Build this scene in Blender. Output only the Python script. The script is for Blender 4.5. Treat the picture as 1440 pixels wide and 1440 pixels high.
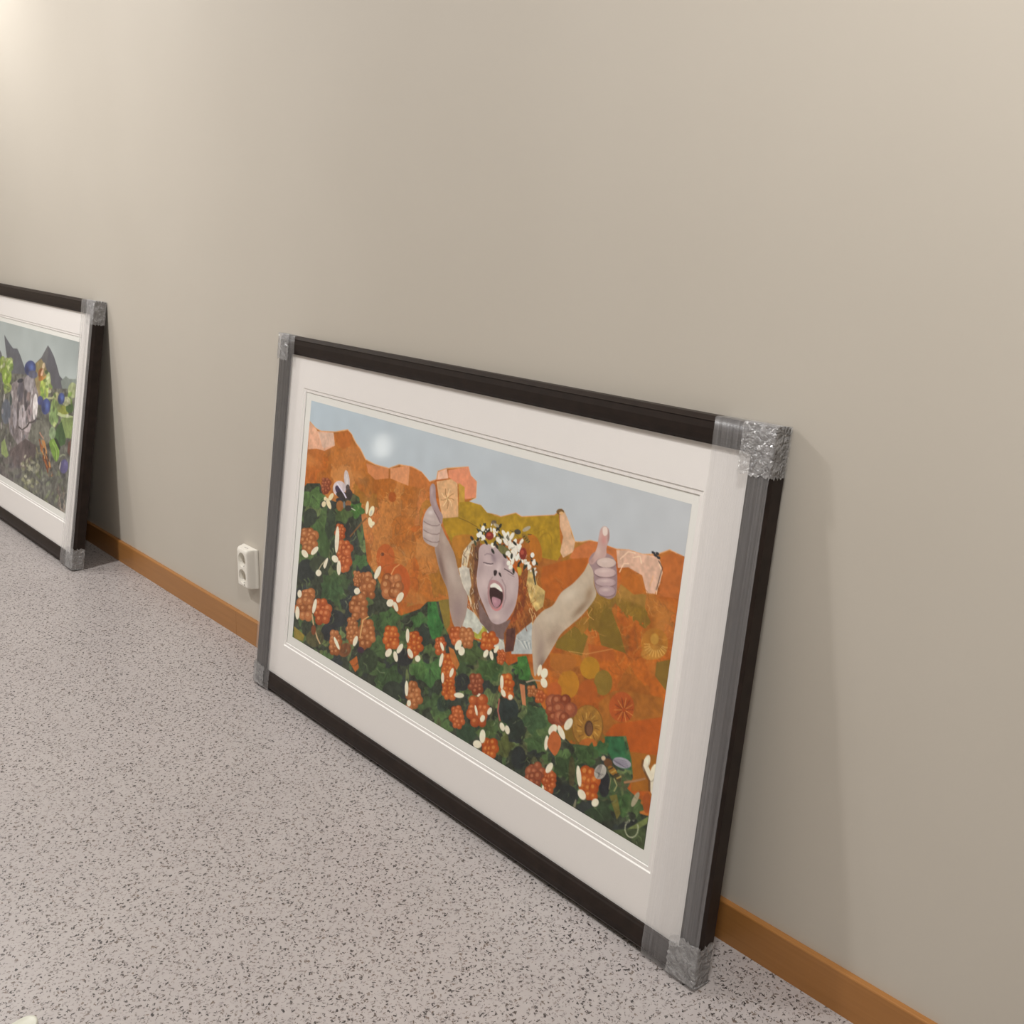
import bpy, bmesh, math, random
import numpy as np
from mathutils import Matrix, Vector

for o in list(bpy.data.objects):
    bpy.data.objects.remove(o, do_unlink=True)
S = bpy.context.scene
C = S.collection

# ------------------------------------------------------------------ camera
FPX = 1421.38
cam_d = bpy.data.cameras.new('camera')
cam = bpy.data.objects.new('camera', cam_d)
C.objects.link(cam)
cam_d.sensor_width = 36.0
cam_d.sensor_fit = 'HORIZONTAL'
cam_d.lens = FPX / 1440.0 * 36.0
cam_d.shift_x = -72.05 / 1440.0
cam_d.shift_y = -61.82 / 1440.0
cam_d.clip_start = 0.02
cam.matrix_world = (Matrix.Translation((1.86763, -1.41651, 1.2945))
                    @ Matrix.Rotation(0.78967, 4, 'Z') @ Matrix.Rotation(1.34177, 4, 'X')
                    @ Matrix.Rotation(0.03419, 4, 'Z'))
S.camera = cam

# ------------------------------------------------------------------ world, exposure
w = bpy.data.worlds.new('room_ambient')
S.world = w
w.use_nodes = True
w.node_tree.nodes['Background'].inputs[0].default_value = (0.8, 0.78, 0.74, 1)
w.node_tree.nodes['Background'].inputs[1].default_value = 0.0
S.view_settings.view_transform = 'Standard'
S.view_settings.look = 'None'
S.view_settings.gamma = 1.0
S.view_settings.use_curve_mapping = False
S.view_settings.exposure = 1.24

CEIL = 3.0
LAMPS = [  # x, y, watts, radius, drop below the ceiling : round lamps
    (-1.64, -1.6, 25.5, 0.10, 0),
    (-2.92, -0.55, 5.5, 0.06, 0.36),
    (1.75, -1.15, 24.0, 0.16, 0),
    (-3.9, -2.5, 16.0, 0.16, 0),
]

# ------------------------------------------------------------------ helpers
def s2l(c):
    c = np.asarray(c, float) / 255.0
    return np.where(c <= 0.04045, c / 12.92, ((c + 0.055) / 1.055) ** 2.4)

def col(r, g, b):
    v = s2l((r, g, b))
    return (float(v[0]), float(v[1]), float(v[2]), 1.0)

class NT:
    """tiny node-tree helper"""
    def __init__(self, name):
        self.m = bpy.data.materials.new(name)
        self.m.use_nodes = True
        self.t = self.m.node_tree
        self.b = self.t.nodes['Principled BSDF']
        self.out = self.t.nodes['Material Output']
    def n(self, kind, **kw):
        d = self.t.nodes.new(kind)
        for k, v in kw.items():
            if k == 'op': d.operation = v
            elif hasattr(d, k): setattr(d, k, v)
        return d
    def l(self, a, b): self.t.links.new(a, b)
    def set(self, **kw):
        for k, v in kw.items(): self.b.inputs[k.replace('_', ' ')].default_value = v
    def math(self, op, a, b=None):
        d = self.t.nodes.new('ShaderNodeMath'); d.operation = op
        for i, x in enumerate((a, b)):
            if x is None: continue
            if isinstance(x, (int, float)): d.inputs[i].default_value = x
            else: self.l(x, d.inputs[i])
        return d.outputs[0]
    def ramp(self, src, stops):
        d = self.t.nodes.new('ShaderNodeValToRGB')
        e = d.color_ramp.elements
        while len(e) < len(stops): e.new(0.5)
        for q, (p, c) in zip(e, stops):
            q.position = p; q.color = c
        self.l(src, d.inputs[0]); return d.outputs[0]
    def noise(self, vec, scale, detail=3, rough=0.5):
        d = self.t.nodes.new('ShaderNodeTexNoise')
        d.inputs['Scale'].default_value = scale; d.inputs['Detail'].default_value = detail
        d.inputs['Roughness'].default_value = rough
        if vec is not None: self.l(vec, d.inputs['Vector'])
        return d
    def coord(self, kind='Object', scale=None, rot=None):
        t = self.t.nodes.new('ShaderNodeTexCoord')
        if scale is None and rot is None: return t.outputs[kind]
        m = self.t.nodes.new('ShaderNodeMapping')
        if scale: m.inputs['Scale'].default_value = scale
        if rot: m.inputs['Rotation'].default_value = rot
        self.l(t.outputs[kind], m.inputs['Vector']); return m.outputs[0]
    def mix(self, fac, a, b, mode='MIX'):
        d = self.t.nodes.new('ShaderNodeMix'); d.data_type = 'RGBA'; d.blend_type = mode
        for i, x in ((0, fac), (6, a), (7, b)):
            if isinstance(x, (int, float)): d.inputs[i].default_value = x
            elif isinstance(x, tuple): d.inputs[i].default_value = x
            else: self.l(x, d.inputs[i])
        return d.outputs[2]
    def bump(self, h, strength, dist=0.001):
        d = self.t.nodes.new('ShaderNodeBump')
        d.inputs['Strength'].default_value = strength; d.inputs['Distance'].default_value = dist
        self.l(h, d.inputs['Height']); return d.outputs[0]

def simple(name, c, rough=0.5, spec=0.5):
    t = NT(name); t.set(Base_Color=c, Roughness=rough); t.b.inputs['Specular IOR Level'].default_value = spec
    return t.m

# materials ----------------------------------------------------------
def mat_wall():
    t = NT('wall_paint')
    co = t.coord()
    n1 = t.noise(co, 1.3, 2)
    c = t.ramp(n1.outputs[0], [(0.3, (0.500, 0.463, 0.402, 1)), (0.7, (0.525, 0.488, 0.427, 1))])
    t.l(c, t.b.inputs['Base Color'])
    t.set(Roughness=0.55); t.b.inputs['Specular IOR Level'].default_value = 0.3
    n2 = t.noise(co, 260, 3)
    t.l(t.bump(n2.outputs[0], 0.10, 0.0006), t.b.inputs['Normal'])
    return t.m

def mat_floor():
    t = NT('speckled_vinyl')
    co = t.coord()
    base_n = t.noise(co, 2.2, 3)
    base = t.ramp(base_n.outputs[0], [(0.3, (0.375, 0.344, 0.336, 1)), (0.7, (0.410, 0.378, 0.366, 1))])
    cloud = t.noise(co, 55, 3)
    base = t.mix(t.ramp(cloud.outputs[0], [(0.45, (0, 0, 0, 1)), (0.62, (0.35, 0.35, 0.35, 1))]), base, (0.44, 0.41, 0.395, 1))
    warpn = t.noise(co, 190, 2)
    def chips(scale, angle, stretch, lo, hi, present, seed):
        # elongated chips: warped, stretched voronoi cells, only some cells filled
        m = t.t.nodes.new('ShaderNodeMapping')
        m.inputs['Rotation'].default_value = (0, 0, angle); m.inputs['Location'].default_value = (seed, seed * 1.7, 0)
        va = t.t.nodes.new('ShaderNodeVectorMath'); va.operation = 'SCALE'; va.inputs['Scale'].default_value = 0.011
        sb = t.t.nodes.new('ShaderNodeVectorMath'); sb.operation = 'SUBTRACT'; sb.inputs[1].default_value = (0.5, 0.5, 0.5)
        t.l(warpn.outputs['Color'], sb.inputs[0]); t.l(sb.outputs[0], va.inputs[0])
        ad = t.t.nodes.new('ShaderNodeVectorMath'); ad.operation = 'ADD'
        t.l(co, ad.inputs[0]); t.l(va.outputs[0], ad.inputs[1])
        t.l(ad.outputs[0], m.inputs['Vector'])
        sc = t.t.nodes.new('ShaderNodeVectorMath'); sc.operation = 'MULTIPLY'; sc.inputs[1].default_value = (1.0, stretch, 1.0)
        t.l(m.outputs[0], sc.inputs[0])
        v = t.t.nodes.new('ShaderNodeTexVoronoi'); v.voronoi_dimensions = '2D'; v.inputs['Scale'].default_value = scale
        t.l(sc.outputs[0], v.inputs['Vector'])
        sp = t.t.nodes.new('ShaderNodeSeparateColor'); t.l(v.outputs['Color'], sp.inputs[0])
        thr = t.math('MULTIPLY', sp.outputs[1], hi - lo); thr = t.math('ADD', thr, lo)
        inside = t.math('LESS_THAN', v.outputs['Distance'], thr)
        on = t.math('LESS_THAN', sp.outputs[0], present)
        return t.math('MULTIPLY', inside, on), sp.outputs[2]
    cur = base
    for k, (sc, an, st, lo, hi, pr, dk) in enumerate([
            (76, 0.3, 2.2, 0.08, 0.30, 0.42, 0.95), (70, 1.5, 2.5, 0.08, 0.28, 0.34, 0.95),
            (86, 2.4, 2.0, 0.08, 0.30, 0.36, 0.9), (120, 0.9, 1.7, 0.10, 0.33, 0.34, 0.5),
            (150, 2.0, 1.5, 0.10, 0.36, 0.32, 0.4)]):
        mk, rnd = chips(sc, an, st, lo, hi, pr, 3.1 * k + 0.37)
        cc = t.ramp(rnd, [(0.0, (0.022, 0.019, 0.019, 1)), (0.45, (0.055, 0.046, 0.043, 1)), (0.78, (0.16, 0.12, 0.095, 1)), (1.0, (0.27, 0.25, 0.25, 1))])
        cur = t.mix(t.math('MULTIPLY', mk, dk), cur, cc)
    t.l(cur, t.b.inputs['Base Color'])
    t.set(Roughness=0.36); t.b.inputs['Specular IOR Level'].default_value = 0.45
    n2 = t.noise(co, 420, 2)
    t.l(t.bump(n2.outputs[0], 0.12, 0.0006), t.b.inputs['Normal'])
    return t.m

def mat_wood():
    t = NT('stained_pine')
    co = t.coord(scale=(1.2, 30, 30))
    g = t.noise(co, 4, 5, 0.6)
    c = t.ramp(g.outputs[0], [(0.3, (0.325, 0.142, 0.038, 1)), (0.55, (0.355, 0.158, 0.043, 1)), (0.8, (0.385, 0.175, 0.05, 1))])
    t.l(c, t.b.inputs['Base Color']); t.set(Roughness=0.38)
    t.l(t.bump(g.outputs[0], 0.08, 0.0005), t.b.inputs['Normal'])
    return t.m

def mat_moulding():
    t = NT('dark_stained_moulding')
    co = t.coord(scale=(12, 12, 12))
    g = t.noise(co, 3, 4)
    c = t.ramp(g.outputs[0], [(0.3, (0.014, 0.0092, 0.0074, 1)), (0.7, (0.022, 0.0142, 0.0112, 1))])
    t.l(c, t.b.inputs['Base Color']); t.set(Roughness=0.45); t.b.inputs['Specular IOR Level'].default_value = 0.2
    return t.m

def mat_thin_glass():
    t = NT('picture_glass')
    tr = t.n('ShaderNodeBsdfTransparent'); tr.inputs[0].default_value = (0.985, 0.99, 0.985, 1)
    gl = t.n('ShaderNodeBsdfGlossy'); gl.inputs['Roughness'].default_value = 0.075; gl.inputs[0].default_value = (1, 1, 1, 1)
    fr = t.n('ShaderNodeLayerWeight'); fr.inputs[0].default_value = 0.5      # 1 - |cos|: same from both sides of the thin pane
    fac = t.math('ADD', t.math('MULTIPLY', t.math('POWER', fr.outputs['Facing'], 5.0), 0.55), 0.022)
    mx = t.n('ShaderNodeMixShader'); t.l(fac, mx.inputs[0]); t.l(tr.outputs[0], mx.inputs[1]); t.l(gl.outputs[0], mx.inputs[2])
    t.l(mx.outputs[0], t.out.inputs[0]); return t.m

def mat_film(name, base, streak, axis_scale):
    """streaky stretch film: mostly clear, milky where the layers bunch up"""
    t = NT(name)
    co = t.coord(scale=axis_scale)
    n1 = t.noise(co, 1.0, 4, 0.6)
    f = t.ramp(n1.outputs[0], [(0.30, (base * 0.6,) * 3 + (1,)), (0.5, (base,) * 3 + (1,)), (0.72, (base + streak,) * 3 + (1,))])
    tr = t.n('ShaderNodeBsdfTransparent'); tr.inputs[0].default_value = (0.97, 0.97, 0.97, 1)
    df = t.n('ShaderNodeBsdfDiffuse'); df.inputs[0].default_value = (0.74, 0.74, 0.76, 1)
    gl = t.n('ShaderNodeBsdfGlossy'); gl.inputs['Roughness'].default_value = 0.28; gl.inputs[0].default_value = (0.9, 0.9, 0.9, 1)
    t.l(t.bump(n1.outputs[0], 0.5, 0.002), gl.inputs['Normal'])
    m1 = t.n('ShaderNodeMixShader'); t.l(f, m1.inputs[0]); t.l(tr.outputs[0], m1.inputs[1]); t.l(df.outputs[0], m1.inputs[2])
    lw = t.n('ShaderNodeLayerWeight'); lw.inputs[0].default_value = 0.5
    m2 = t.n('ShaderNodeMixShader'); t.l(t.math('ADD', t.math('MULTIPLY', t.math('POWER', lw.outputs['Facing'], 4.0), 0.6), 0.05), m2.inputs[0]); t.l(m1.outputs[0], m2.inputs[1]); t.l(gl.outputs[0], m2.inputs[2])
    t.l(m2.outputs[0], t.out.inputs[0]); return t.m

def mat_crumple():
    """crinkled clear wrap folded many times over the frame corners"""
    t = NT('crinkled_corner_wrap')
    co = t.coord()
    v = t.t.nodes.new('ShaderNodeTexVoronoi'); v.feature = 'DISTANCE_TO_EDGE'; v.inputs['Scale'].default_value = 60
    wn = t.noise(co, 60, 3)
    ad = t.t.nodes.new('ShaderNodeVectorMath'); ad.operation = 'MULTIPLY_ADD'; ad.inputs[1].default_value = (0.03, 0.03, 0.03)
    t.l(wn.outputs['Color'], ad.inputs[0]); t.l(co, ad.inputs[2]); t.l(ad.outputs[0], v.inputs['Vector'])
    n1 = t.noise(co, 75, 3, 0.55)
    h = t.math('ADD', t.math('MULTIPLY', v.outputs['Distance'], 2.2), n1.outputs[0])
    nb = t.bump(h, 0.8, 0.004)
    tr = t.n('ShaderNodeBsdfTransparent'); tr.inputs[0].default_value = (0.95, 0.95, 0.95, 1)
    df = t.n('ShaderNodeBsdfDiffuse'); df.inputs[0].default_value = (0.62, 0.62, 0.63, 1); t.l(nb, df.inputs['Normal'])
    gl = t.n('ShaderNodeBsdfGlossy'); gl.inputs['Roughness'].default_value = 0.16; t.l(nb, gl.inputs['Normal'])
    a = t.n('ShaderNodeMixShader'); t.l(t.ramp(n1.outputs[0], [(0.3, (0.18,) * 3 + (1,)), (0.7, (0.42,) * 3 + (1,))]), a.inputs[0])
    t.l(tr.outputs[0], a.inputs[1]); t.l(df.outputs[0], a.inputs[2])
    b = t.n('ShaderNodeMixShader'); b.inputs[0].default_value = 0.13
    t.l(a.outputs[0], b.inputs[1]); t.l(gl.outputs[0], b.inputs[2]); t.l(b.outputs[0], t.out.inputs[0])
    return t.m

def mat_art(name):
    t = NT(name)
    a = t.n('ShaderNodeVertexColor'); a.layer_name = 'print'
    t.l(a.outputs[0], t.b.inputs['Base Color'])
    t.set(Roughness=0.6); t.b.inputs['Specular IOR Level'].default_value = 0.3
    return t.m

M = dict(
    wall=mat_wall(), floor=mat_floor(), wood=mat_wood(), moulding=mat_moulding(), glass=mat_thin_glass(),
    film=mat_film('stretch_film', 0.125, 0.10, (230, 60, 1.2)),
    film_thin=mat_film('stretch_film_thin', 0.10, 0.07, (230, 60, 1.2)),
    crumple=mat_crumple(),
    mat=simple('mat_board', (0.80, 0.765, 0.75, 1), 0.9, 0.1), bevel=simple('mat_core', (0.92, 0.91, 0.89, 1), 0.9, 0.1),
    paper=simple('print_paper', (0.80, 0.79, 0.76, 1), 0.85, 0.1), back=simple('backing_board', (0.22, 0.15, 0.09, 1), 0.9),
    plastic=simple('white_plastic', (0.80, 0.77, 0.70, 1), 0.32), hole=simple('dark_hole', (0.02, 0.02, 0.02, 1), 0.6),
    metal=simple('socket_contact', (0.55, 0.53, 0.5, 1), 0.3), cream=simple('cream_plastic', (0.60, 0.605, 0.52, 1), 0.45),
    ceiling=simple('ceiling_paint', (0.82, 0.80, 0.77, 1), 0.9, 0.1), art=mat_art('art_print'),
    lamp_trim=simple('lamp_trim', (0.8, 0.8, 0.8, 1), 0.4),
)
def emis(name, c, s):
    t = NT(name); e = t.n('ShaderNodeEmission'); e.inputs[0].default_value = c; e.inputs[1].default_value = s
    t.l(e.outputs[0], t.out.inputs[0]); return t.m
M['lantern'] = emis('lantern_glow', (1, 0.95, 0.85, 1), 6.0)
M['lamp'] = emis('lamp_diffuser', (1, 0.95, 0.87, 1), 9.0)

# mesh helpers --------------------------------------------------------
def obj(name, bm, m, parent=None, smooth=False, recalc=True):
    me = bpy.data.meshes.new(name)
    if recalc: bmesh.ops.recalc_face_normals(bm, faces=bm.faces[:])
    bm.normal_update(); bm.to_mesh(me); bm.free()
    if smooth:
        for p in me.polygons: p.use_smooth = True
    me.materials.append(m)
    o = bpy.data.objects.new(name, me); C.objects.link(o)
    if parent is not None: o.parent = parent
    return o
def empty(name, loc=(0, 0, 0), rot=(0, 0, 0)):
    o = bpy.data.objects.new(name, None); o.empty_display_size = 0.05
    o.location = loc; o.rotation_euler = rot; C.objects.link(o); return o
def tag(o, label=None, cat=None, group=None, kind=None):
    for k, v in (('label', label), ('category', cat), ('group', group), ('kind', kind)):
        if v: o[k] = v
    return o
def box(bm, x0, x1, y0, y1, z0, z1):
    vs = [bm.verts.new(p) for p in ((x0, y0, z0), (x1, y0, z0), (x1, y1, z0), (x0, y1, z0), (x0, y0, z1), (x1, y0, z1), (x1, y1, z1), (x0, y1, z1))]
    for f in ((0, 3, 2, 1), (4, 5, 6, 7), (0, 1, 5, 4), (1, 2, 6, 5), (2, 3, 7, 6), (3, 0, 4, 7)):
        bm.faces.new([vs[i] for i in f])
    return vs
def loft(bm, rings, closed=True, cap=True):
    vr = [[bm.verts.new(p) for p in r] for r in rings]
    n = len(vr[0])
    for a, b in zip(vr[:-1], vr[1:]):
        for i in range(n if closed else n - 1):
            j = (i + 1) % n
            bm.faces.new((a[i], a[j], b[j], b[i]))
    if cap:
        bm.faces.new(vr[0]); bm.faces.new(vr[-1])
    return vr

# ------------------------------------------------------------------ the room
X0, X1, Y0 = -6.2, 3.6, -3.6
def struct(name, m, *b):
    bm = bmesh.new(); box(bm, *b); return tag(obj(name, bm, m), kind='structure')
struct('floor', M['floor'], X0 - .1, X1 + .1, Y0 - .1, 0.1, -0.1, 0)
struct('wall_back', M['wall'], X0 - .1, X1 + .1, 0, 0.1, 0, CEIL)
struct('wall_left', M['wall'], X0 - .1, X0, Y0, 0, 0, CEIL)
struct('wall_right', M['wall'], X1, X1 + .1, Y0, 0, 0, CEIL)
struct('wall_front', M['wall'], X0 - .1, X1 + .1, Y0 - .1, Y0, 0, CEIL)
struct('ceiling', M['ceiling'], X0 - .1, X1 + .1, Y0 - .1, 0.1, CEIL, CEIL + .1)

# skirting board along the back wall: lengths butted together, top edge eased
BBH, BBT = 0.0825, 0.012
base = tag(empty('baseboard_back'), kind='structure')
for xa, xb in ((X0, -3.4), (-3.399, -1.0135), (-1.0125, 1.45), (1.451, X1)):
    bm = bmesh.new()
    prof = [(0, 0), (-BBT, 0), (-BBT, BBH - .003), (-BBT + .0009, BBH - .0009), (-BBT + .003, BBH), (0, BBH)]
    loft(bm, [[(x, y, z) for y, z in prof] for x in (xa, xb)])
    obj('board', bm, M['wood'], base)

# ceiling lamps (above the frame of the photograph)
for i, (x, y, pw, r, drop) in enumerate(LAMPS):
    e = empty('ceiling_lamp', (x, y, CEIL - drop))
    tag(e, ['small round ceiling lamp above the left end picture', 'small spot lamp hanging on a rod close to the back wall',
            'round ceiling lamp above the large picture', 'round ceiling lamp at the far left of the room'][i], 'lamp', 'ceiling lamps')
    bm = bmesh.new(); n = 40
    rr = lambda q, z: [(q * math.cos(2 * math.pi * k / n), q * math.sin(2 * math.pi * k / n), z) for k in range(n)]
    loft(bm, [rr(r + .02, 0), rr(r + .02, -.012), rr(r + .014, -.02), rr(r, -.02), rr(r, -.008)], cap=False)
    obj('trim_ring', bm, M['lamp_trim'], e)
    if drop:
        bm = bmesh.new(); loft(bm, [rr(.006, 0), rr(.006, drop)]); obj('rod', bm, M['lamp_trim'], e)
        bm = bmesh.new(); loft(bm, [rr(r + .02, -.001), rr(r * .6, .05), rr(.01, .06)]); obj('cap', bm, M['lamp_trim'], e)
    bm = bmesh.new(); bm.faces.new([bm.verts.new(p) for p in reversed(rr(r, -.010))])
    obj('diffuser', bm, M['lamp'], e)
    ld = bpy.data.lights.new('lamp_light', 'AREA'); ld.shape = 'DISK'; ld.size = 2 * r; ld.energy = pw
    ld.color = (1.0, 0.978, 0.96)
    lo = bpy.data.objects.new('lamp_light', ld); C.objects.link(lo); lo.parent = e; lo.location = (0, 0, -.022)

# small lantern on the floor across the room: the soft spot mirrored in the picture glass
la = tag(empty('floor_lantern', (-4.463, -3.0, 0)), 'small glowing lantern mirrored as a soft spot in the picture glass', 'lantern')
def lathe(prof, n=24):
    bm = bmesh.new(); loft(bm, [[(r * math.cos(2 * math.pi * k / n), r * math.sin(2 * math.pi * k / n), z) for k in range(n)] for r, z in prof]); return bm
obj('base', lathe([(.07, 0), (.075, .01), (.07, .025), (.02, .04), (.015, .25), (.03, .26), (.03, .268)]), M['moulding'], la, True)
obj('shade', lathe([(.028, .269), (.045, .30), (.052, .35), (.048, .40), (.03, .44), (.01, .45)]), M['lantern'], la, True)

# ------------------------------------------------------------------ paintings: flat prints, rastered in code
#ART_BEGIN
def homog(src, dst):
    A = []
    for (x, y), (u, v) in zip(src, dst):
        A.append([x, y, 1, 0, 0, 0, -u * x, -u * y, -u]); A.append([0, 0, 0, x, y, 1, -v * x, -v * y, -v])
    return np.linalg.svd(np.array(A, float))[2][-1].reshape(3, 3)

def vnoise(h, w, cell, rng):
    """smooth value noise in 0..1, cell in pixels (cy, cx)"""
    cy, cx = cell if isinstance(cell, tuple) else (cell, cell)
    gh, gw = int(h / cy) + 3, int(w / cx) + 3
    g = rng.random((gh, gw))
    y = np.arange(h) / cy; x = np.arange(w) / cx
    yi = y.astype(int); xi = x.astype(int)
    fy = (y - yi)[:, None]; fx = (x - xi)[None, :]
    fy = fy * fy * (3 - 2 * fy); fx = fx * fx * (3 - 2 * fx)
    a = g[yi][:, xi]; b = g[yi][:, xi + 1]; c = g[yi + 1][:, xi]; d = g[yi + 1][:, xi + 1]
    return (a * (1 - fx) + b * fx) * (1 - fy) + (c * (1 - fx) + d * fx) * fy

class Canvas:
    """flat print: colours painted on a pixel grid; shapes are given as traced points"""
    def __init__(s, w, h, corners, seed):
        s.w, s.h = w, h
        s.rng = np.random.default_rng(seed)
        s.a = np.zeros((h, w, 3))
        s.H = homog(corners, [(0, 0), (w, 0), (w, h), (0, h)])
        s.o = (0, 0); s.k = 1.0; s.clip = None
        r = s.rng
        s.n1 = vnoise(h, w, 7, r); s.n2 = vnoise(h, w, 22, r); s.n3 = vnoise(h, w, 3, r); s.n4 = vnoise(h, w, (14, 4), r)
    def crop(s, x, y, k): s.o = (x, y); s.k = k
    def P(s, pts):
        p = np.asarray(pts, float) * s.k + np.array(s.o)
        q = np.c_[p, np.ones(len(p))] @ s.H.T
        return q[:, :2] / q[:, 2:]
    @staticmethod
    def smooth(p, n=5):
        p = np.asarray(p, float); N = len(p); out = []
        for i in range(N):
            a, b, c, d = p[i - 1], p[i], p[(i + 1) % N], p[(i + 2) % N]
            for t in np.arange(n) / n:
                out.append(.5 * ((2 * b) + (c - a) * t + (2 * a - 5 * b + 4 * c - d) * t * t + (3 * b - a - 3 * c + d) * t ** 3))
        return np.array(out)
    def mask(s, q):
        x0, y0 = np.floor(q.min(0)).astype(int) - 1; x1, y1 = np.ceil(q.max(0)).astype(int) + 2
        x0, y0 = max(x0, 0), max(y0, 0); x1, y1 = min(x1, s.w), min(y1, s.h)
        if x1 <= x0 or y1 <= y0: return None
        m = np.zeros((y1 - y0, x1 - x0))
        qa = q; qb = np.roll(q, -1, 0)
        for oy in (.125, .375, .625, .875):
            ys = np.arange(y0, y1) + oy
            for r, yy in enumerate(ys):
                hit = (qa[:, 1] <= yy) != (qb[:, 1] <= yy)
                if not hit.any(): continue
                A, B = qa[hit], qb[hit]
                xs = np.sort(A[:, 0] + (yy - A[:, 1]) / (B[:, 1] - A[:, 1]) * (B[:, 0] - A[:, 0])) - x0
                px = np.arange(x1 - x0)
                for i in range(0, len(xs) - 1, 2):
                    m[r] += .25 * np.clip(np.minimum(px + 1, xs[i + 1]) - np.maximum(px, xs[i]), 0, 1)
        return (slice(y0, y1), slice(x0, x1)), np.clip(m, 0, 1)
    def put(s, q, c, tex=.10, alpha=1.0, soft=0):
        r = s.mask(q)
        if r is None: return
        sl, m = r
        for _ in range(soft):
            mp = np.pad(m, 1, mode='edge'); m = (mp[:-2, 1:-1] + mp[2:, 1:-1] + mp[1:-1, :-2] + mp[1:-1, 2:] + 2 * m) / 6
        c = np.array(c, float)
        t = 1 + tex * ((s.n1[sl] - .5) * 1.1 + (s.n2[sl] - .5) * .8 + (s.n3[sl] - .5) * .7)
        m = (m * alpha)[..., None]
        s.a[sl] = s.a[sl] * (1 - m) + m * c * t[..., None]
    def poly(s, pts, c, tex=.10, smooth=False, alpha=1.0, soft=0):
        q = s.P(pts)
        if smooth: q = s.smooth(q)
        s.put(q, c, tex, alpha, soft)
    def ell(s, x, y, rx, ry, c, rot=0, tex=.08, alpha=1.0, soft=0, n=22):
        t = np.arange(n) * 2 * math.pi / n
        ex, ey = rx * np.cos(t), ry * np.sin(t); ca, sa = math.cos(rot), math.sin(rot)
        s.put(s.P(np.c_[x + ex * ca - ey * sa, y + ex * sa + ey * ca]), c, tex, alpha, soft)
    def line(s, pts, wd, c, alpha=1.0, taper=False):
        p = np.asarray(pts, float); n = len(p)
        d = np.gradient(p, axis=0); d /= np.linalg.norm(d, axis=1)[:, None] + 1e-9
        nn = np.c_[-d[:, 1], d[:, 0]]
        ww = np.full(n, wd / 2.0)
        if taper: ww = ww * np.linspace(1, .15, n)
        s.put(s.P(np.r_[p + nn * ww[:, None], (p - nn * ww[:, None])[::-1]]), c, .05, alpha)
    def shade(s, x, y, rx, ry, c, alpha=.5, rot=0):
        """soft dab of colour, fading out from its middle and kept inside the last figure shape"""
        q = s.P([(x + a * rx * 2, y + b * rx * 2) for a, b in ((-1, -1), (1, -1), (1, 1), (-1, 1))] + [(x + a * ry * 2, y + b * ry * 2) for a, b in ((-1, -1), (1, -1), (1, 1), (-1, 1))])
        x0, y0 = np.maximum(np.floor(q.min(0)).astype(int), 0); x1, y1 = np.ceil(q.max(0)).astype(int) + 1
        x1, y1 = min(x1, s.w), min(y1, s.h)
        if x1 <= x0 or y1 <= y0: return
        gy, gx = np.mgrid[y0:y1, x0:x1]
        p = np.stack([gx + .5, gy + .5, np.ones(gx.shape)], -1) @ np.linalg.inv(s.H).T
        lx = (p[..., 0] / p[..., 2] - s.o[0]) / s.k - x; ly = (p[..., 1] / p[..., 2] - s.o[1]) / s.k - y
        ca, sa = math.cos(rot), math.sin(rot)
        d = ((lx * ca + ly * sa) / rx) ** 2 + ((-lx * sa + ly * ca) / ry) ** 2
        m = alpha * np.exp(-1.3 * d)
        if s.clip is not None: m = m * s.clip[y0:y1, x0:x1]
        m = m[..., None]; s.a[y0:y1, x0:x1] = s.a[y0:y1, x0:x1] * (1 - m) + m * np.array(c, float)
    def fig(s, pts, c, tex=.05):
        """a body shape; later soft dabs stay inside it"""
        q = s.smooth(s.P(pts)); s.put(q, c, tex); r = s.mask(q); s.clip = np.zeros((s.h, s.w)); s.clip[r[0]] = r[1]
    # --- motifs
    def berry(s, x, y, rx, ry, tone=0, seed=0):
        R = random.Random(seed * 7 + int(x))
        pal = [((168, 70, 30), (208, 100, 46), (232, 150, 98)), ((150, 82, 44), (190, 112, 62), (214, 156, 108)),
               ((116, 54, 34), (166, 82, 50), (200, 128, 92)), ((176, 72, 22), (216, 102, 34), (240, 160, 86))][tone]
        s.ell(x, y, rx * .94, ry * .94, pal[0], 0, .15)
        dr = rx * .54; rows = max(3, int(round(ry * 2 / (dr * 1.45))))
        for j in range(rows):
            fy = (j + .5) / rows * 2 - 1
            half = rx * math.sqrt(max(0.04, 1 - fy * fy)) - dr * .35
            cnt = 3 if half > rx * .52 else (2 if half > rx * .2 else 1)
            for i in range(cnt):
                fx = 0 if cnt == 1 else (i / (cnt - 1) * 2 - 1)
                cx = x + fx * half * .8 + R.uniform(-.16, .16) * rx + (rx * .1 if j % 2 else -rx * .1)
                cy = y + fy * ry * .92 + R.uniform(-.09, .09) * ry
                r = dr * R.uniform(.75, 1.15); r2 = r * R.uniform(1.0, 1.25)
                v = R.uniform(-16, 14)
                s.ell(cx, cy, r, r2, tuple(np.array(pal[1]) * .5 + np.array(pal[0]) * .5 + v), 0, .08)
                s.ell(cx - r * .1, cy - r2 * .12, r * .72, r2 * .72, tuple(np.array(pal[1]) + v), 0, .05, .9)
                s.ell(cx - r * .2, cy - r2 * .3, r * .34, r2 * .34, pal[2], 0, .03, .7)
    def petal(s, x, y, rx, ry, rot=0, c=(226, 218, 196)):
        s.ell(x + rx * .12, y + ry * .12, rx, ry, (120, 110, 90), rot, .04, .5)
        s.ell(x, y, rx, ry, c, rot, .05)
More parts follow.
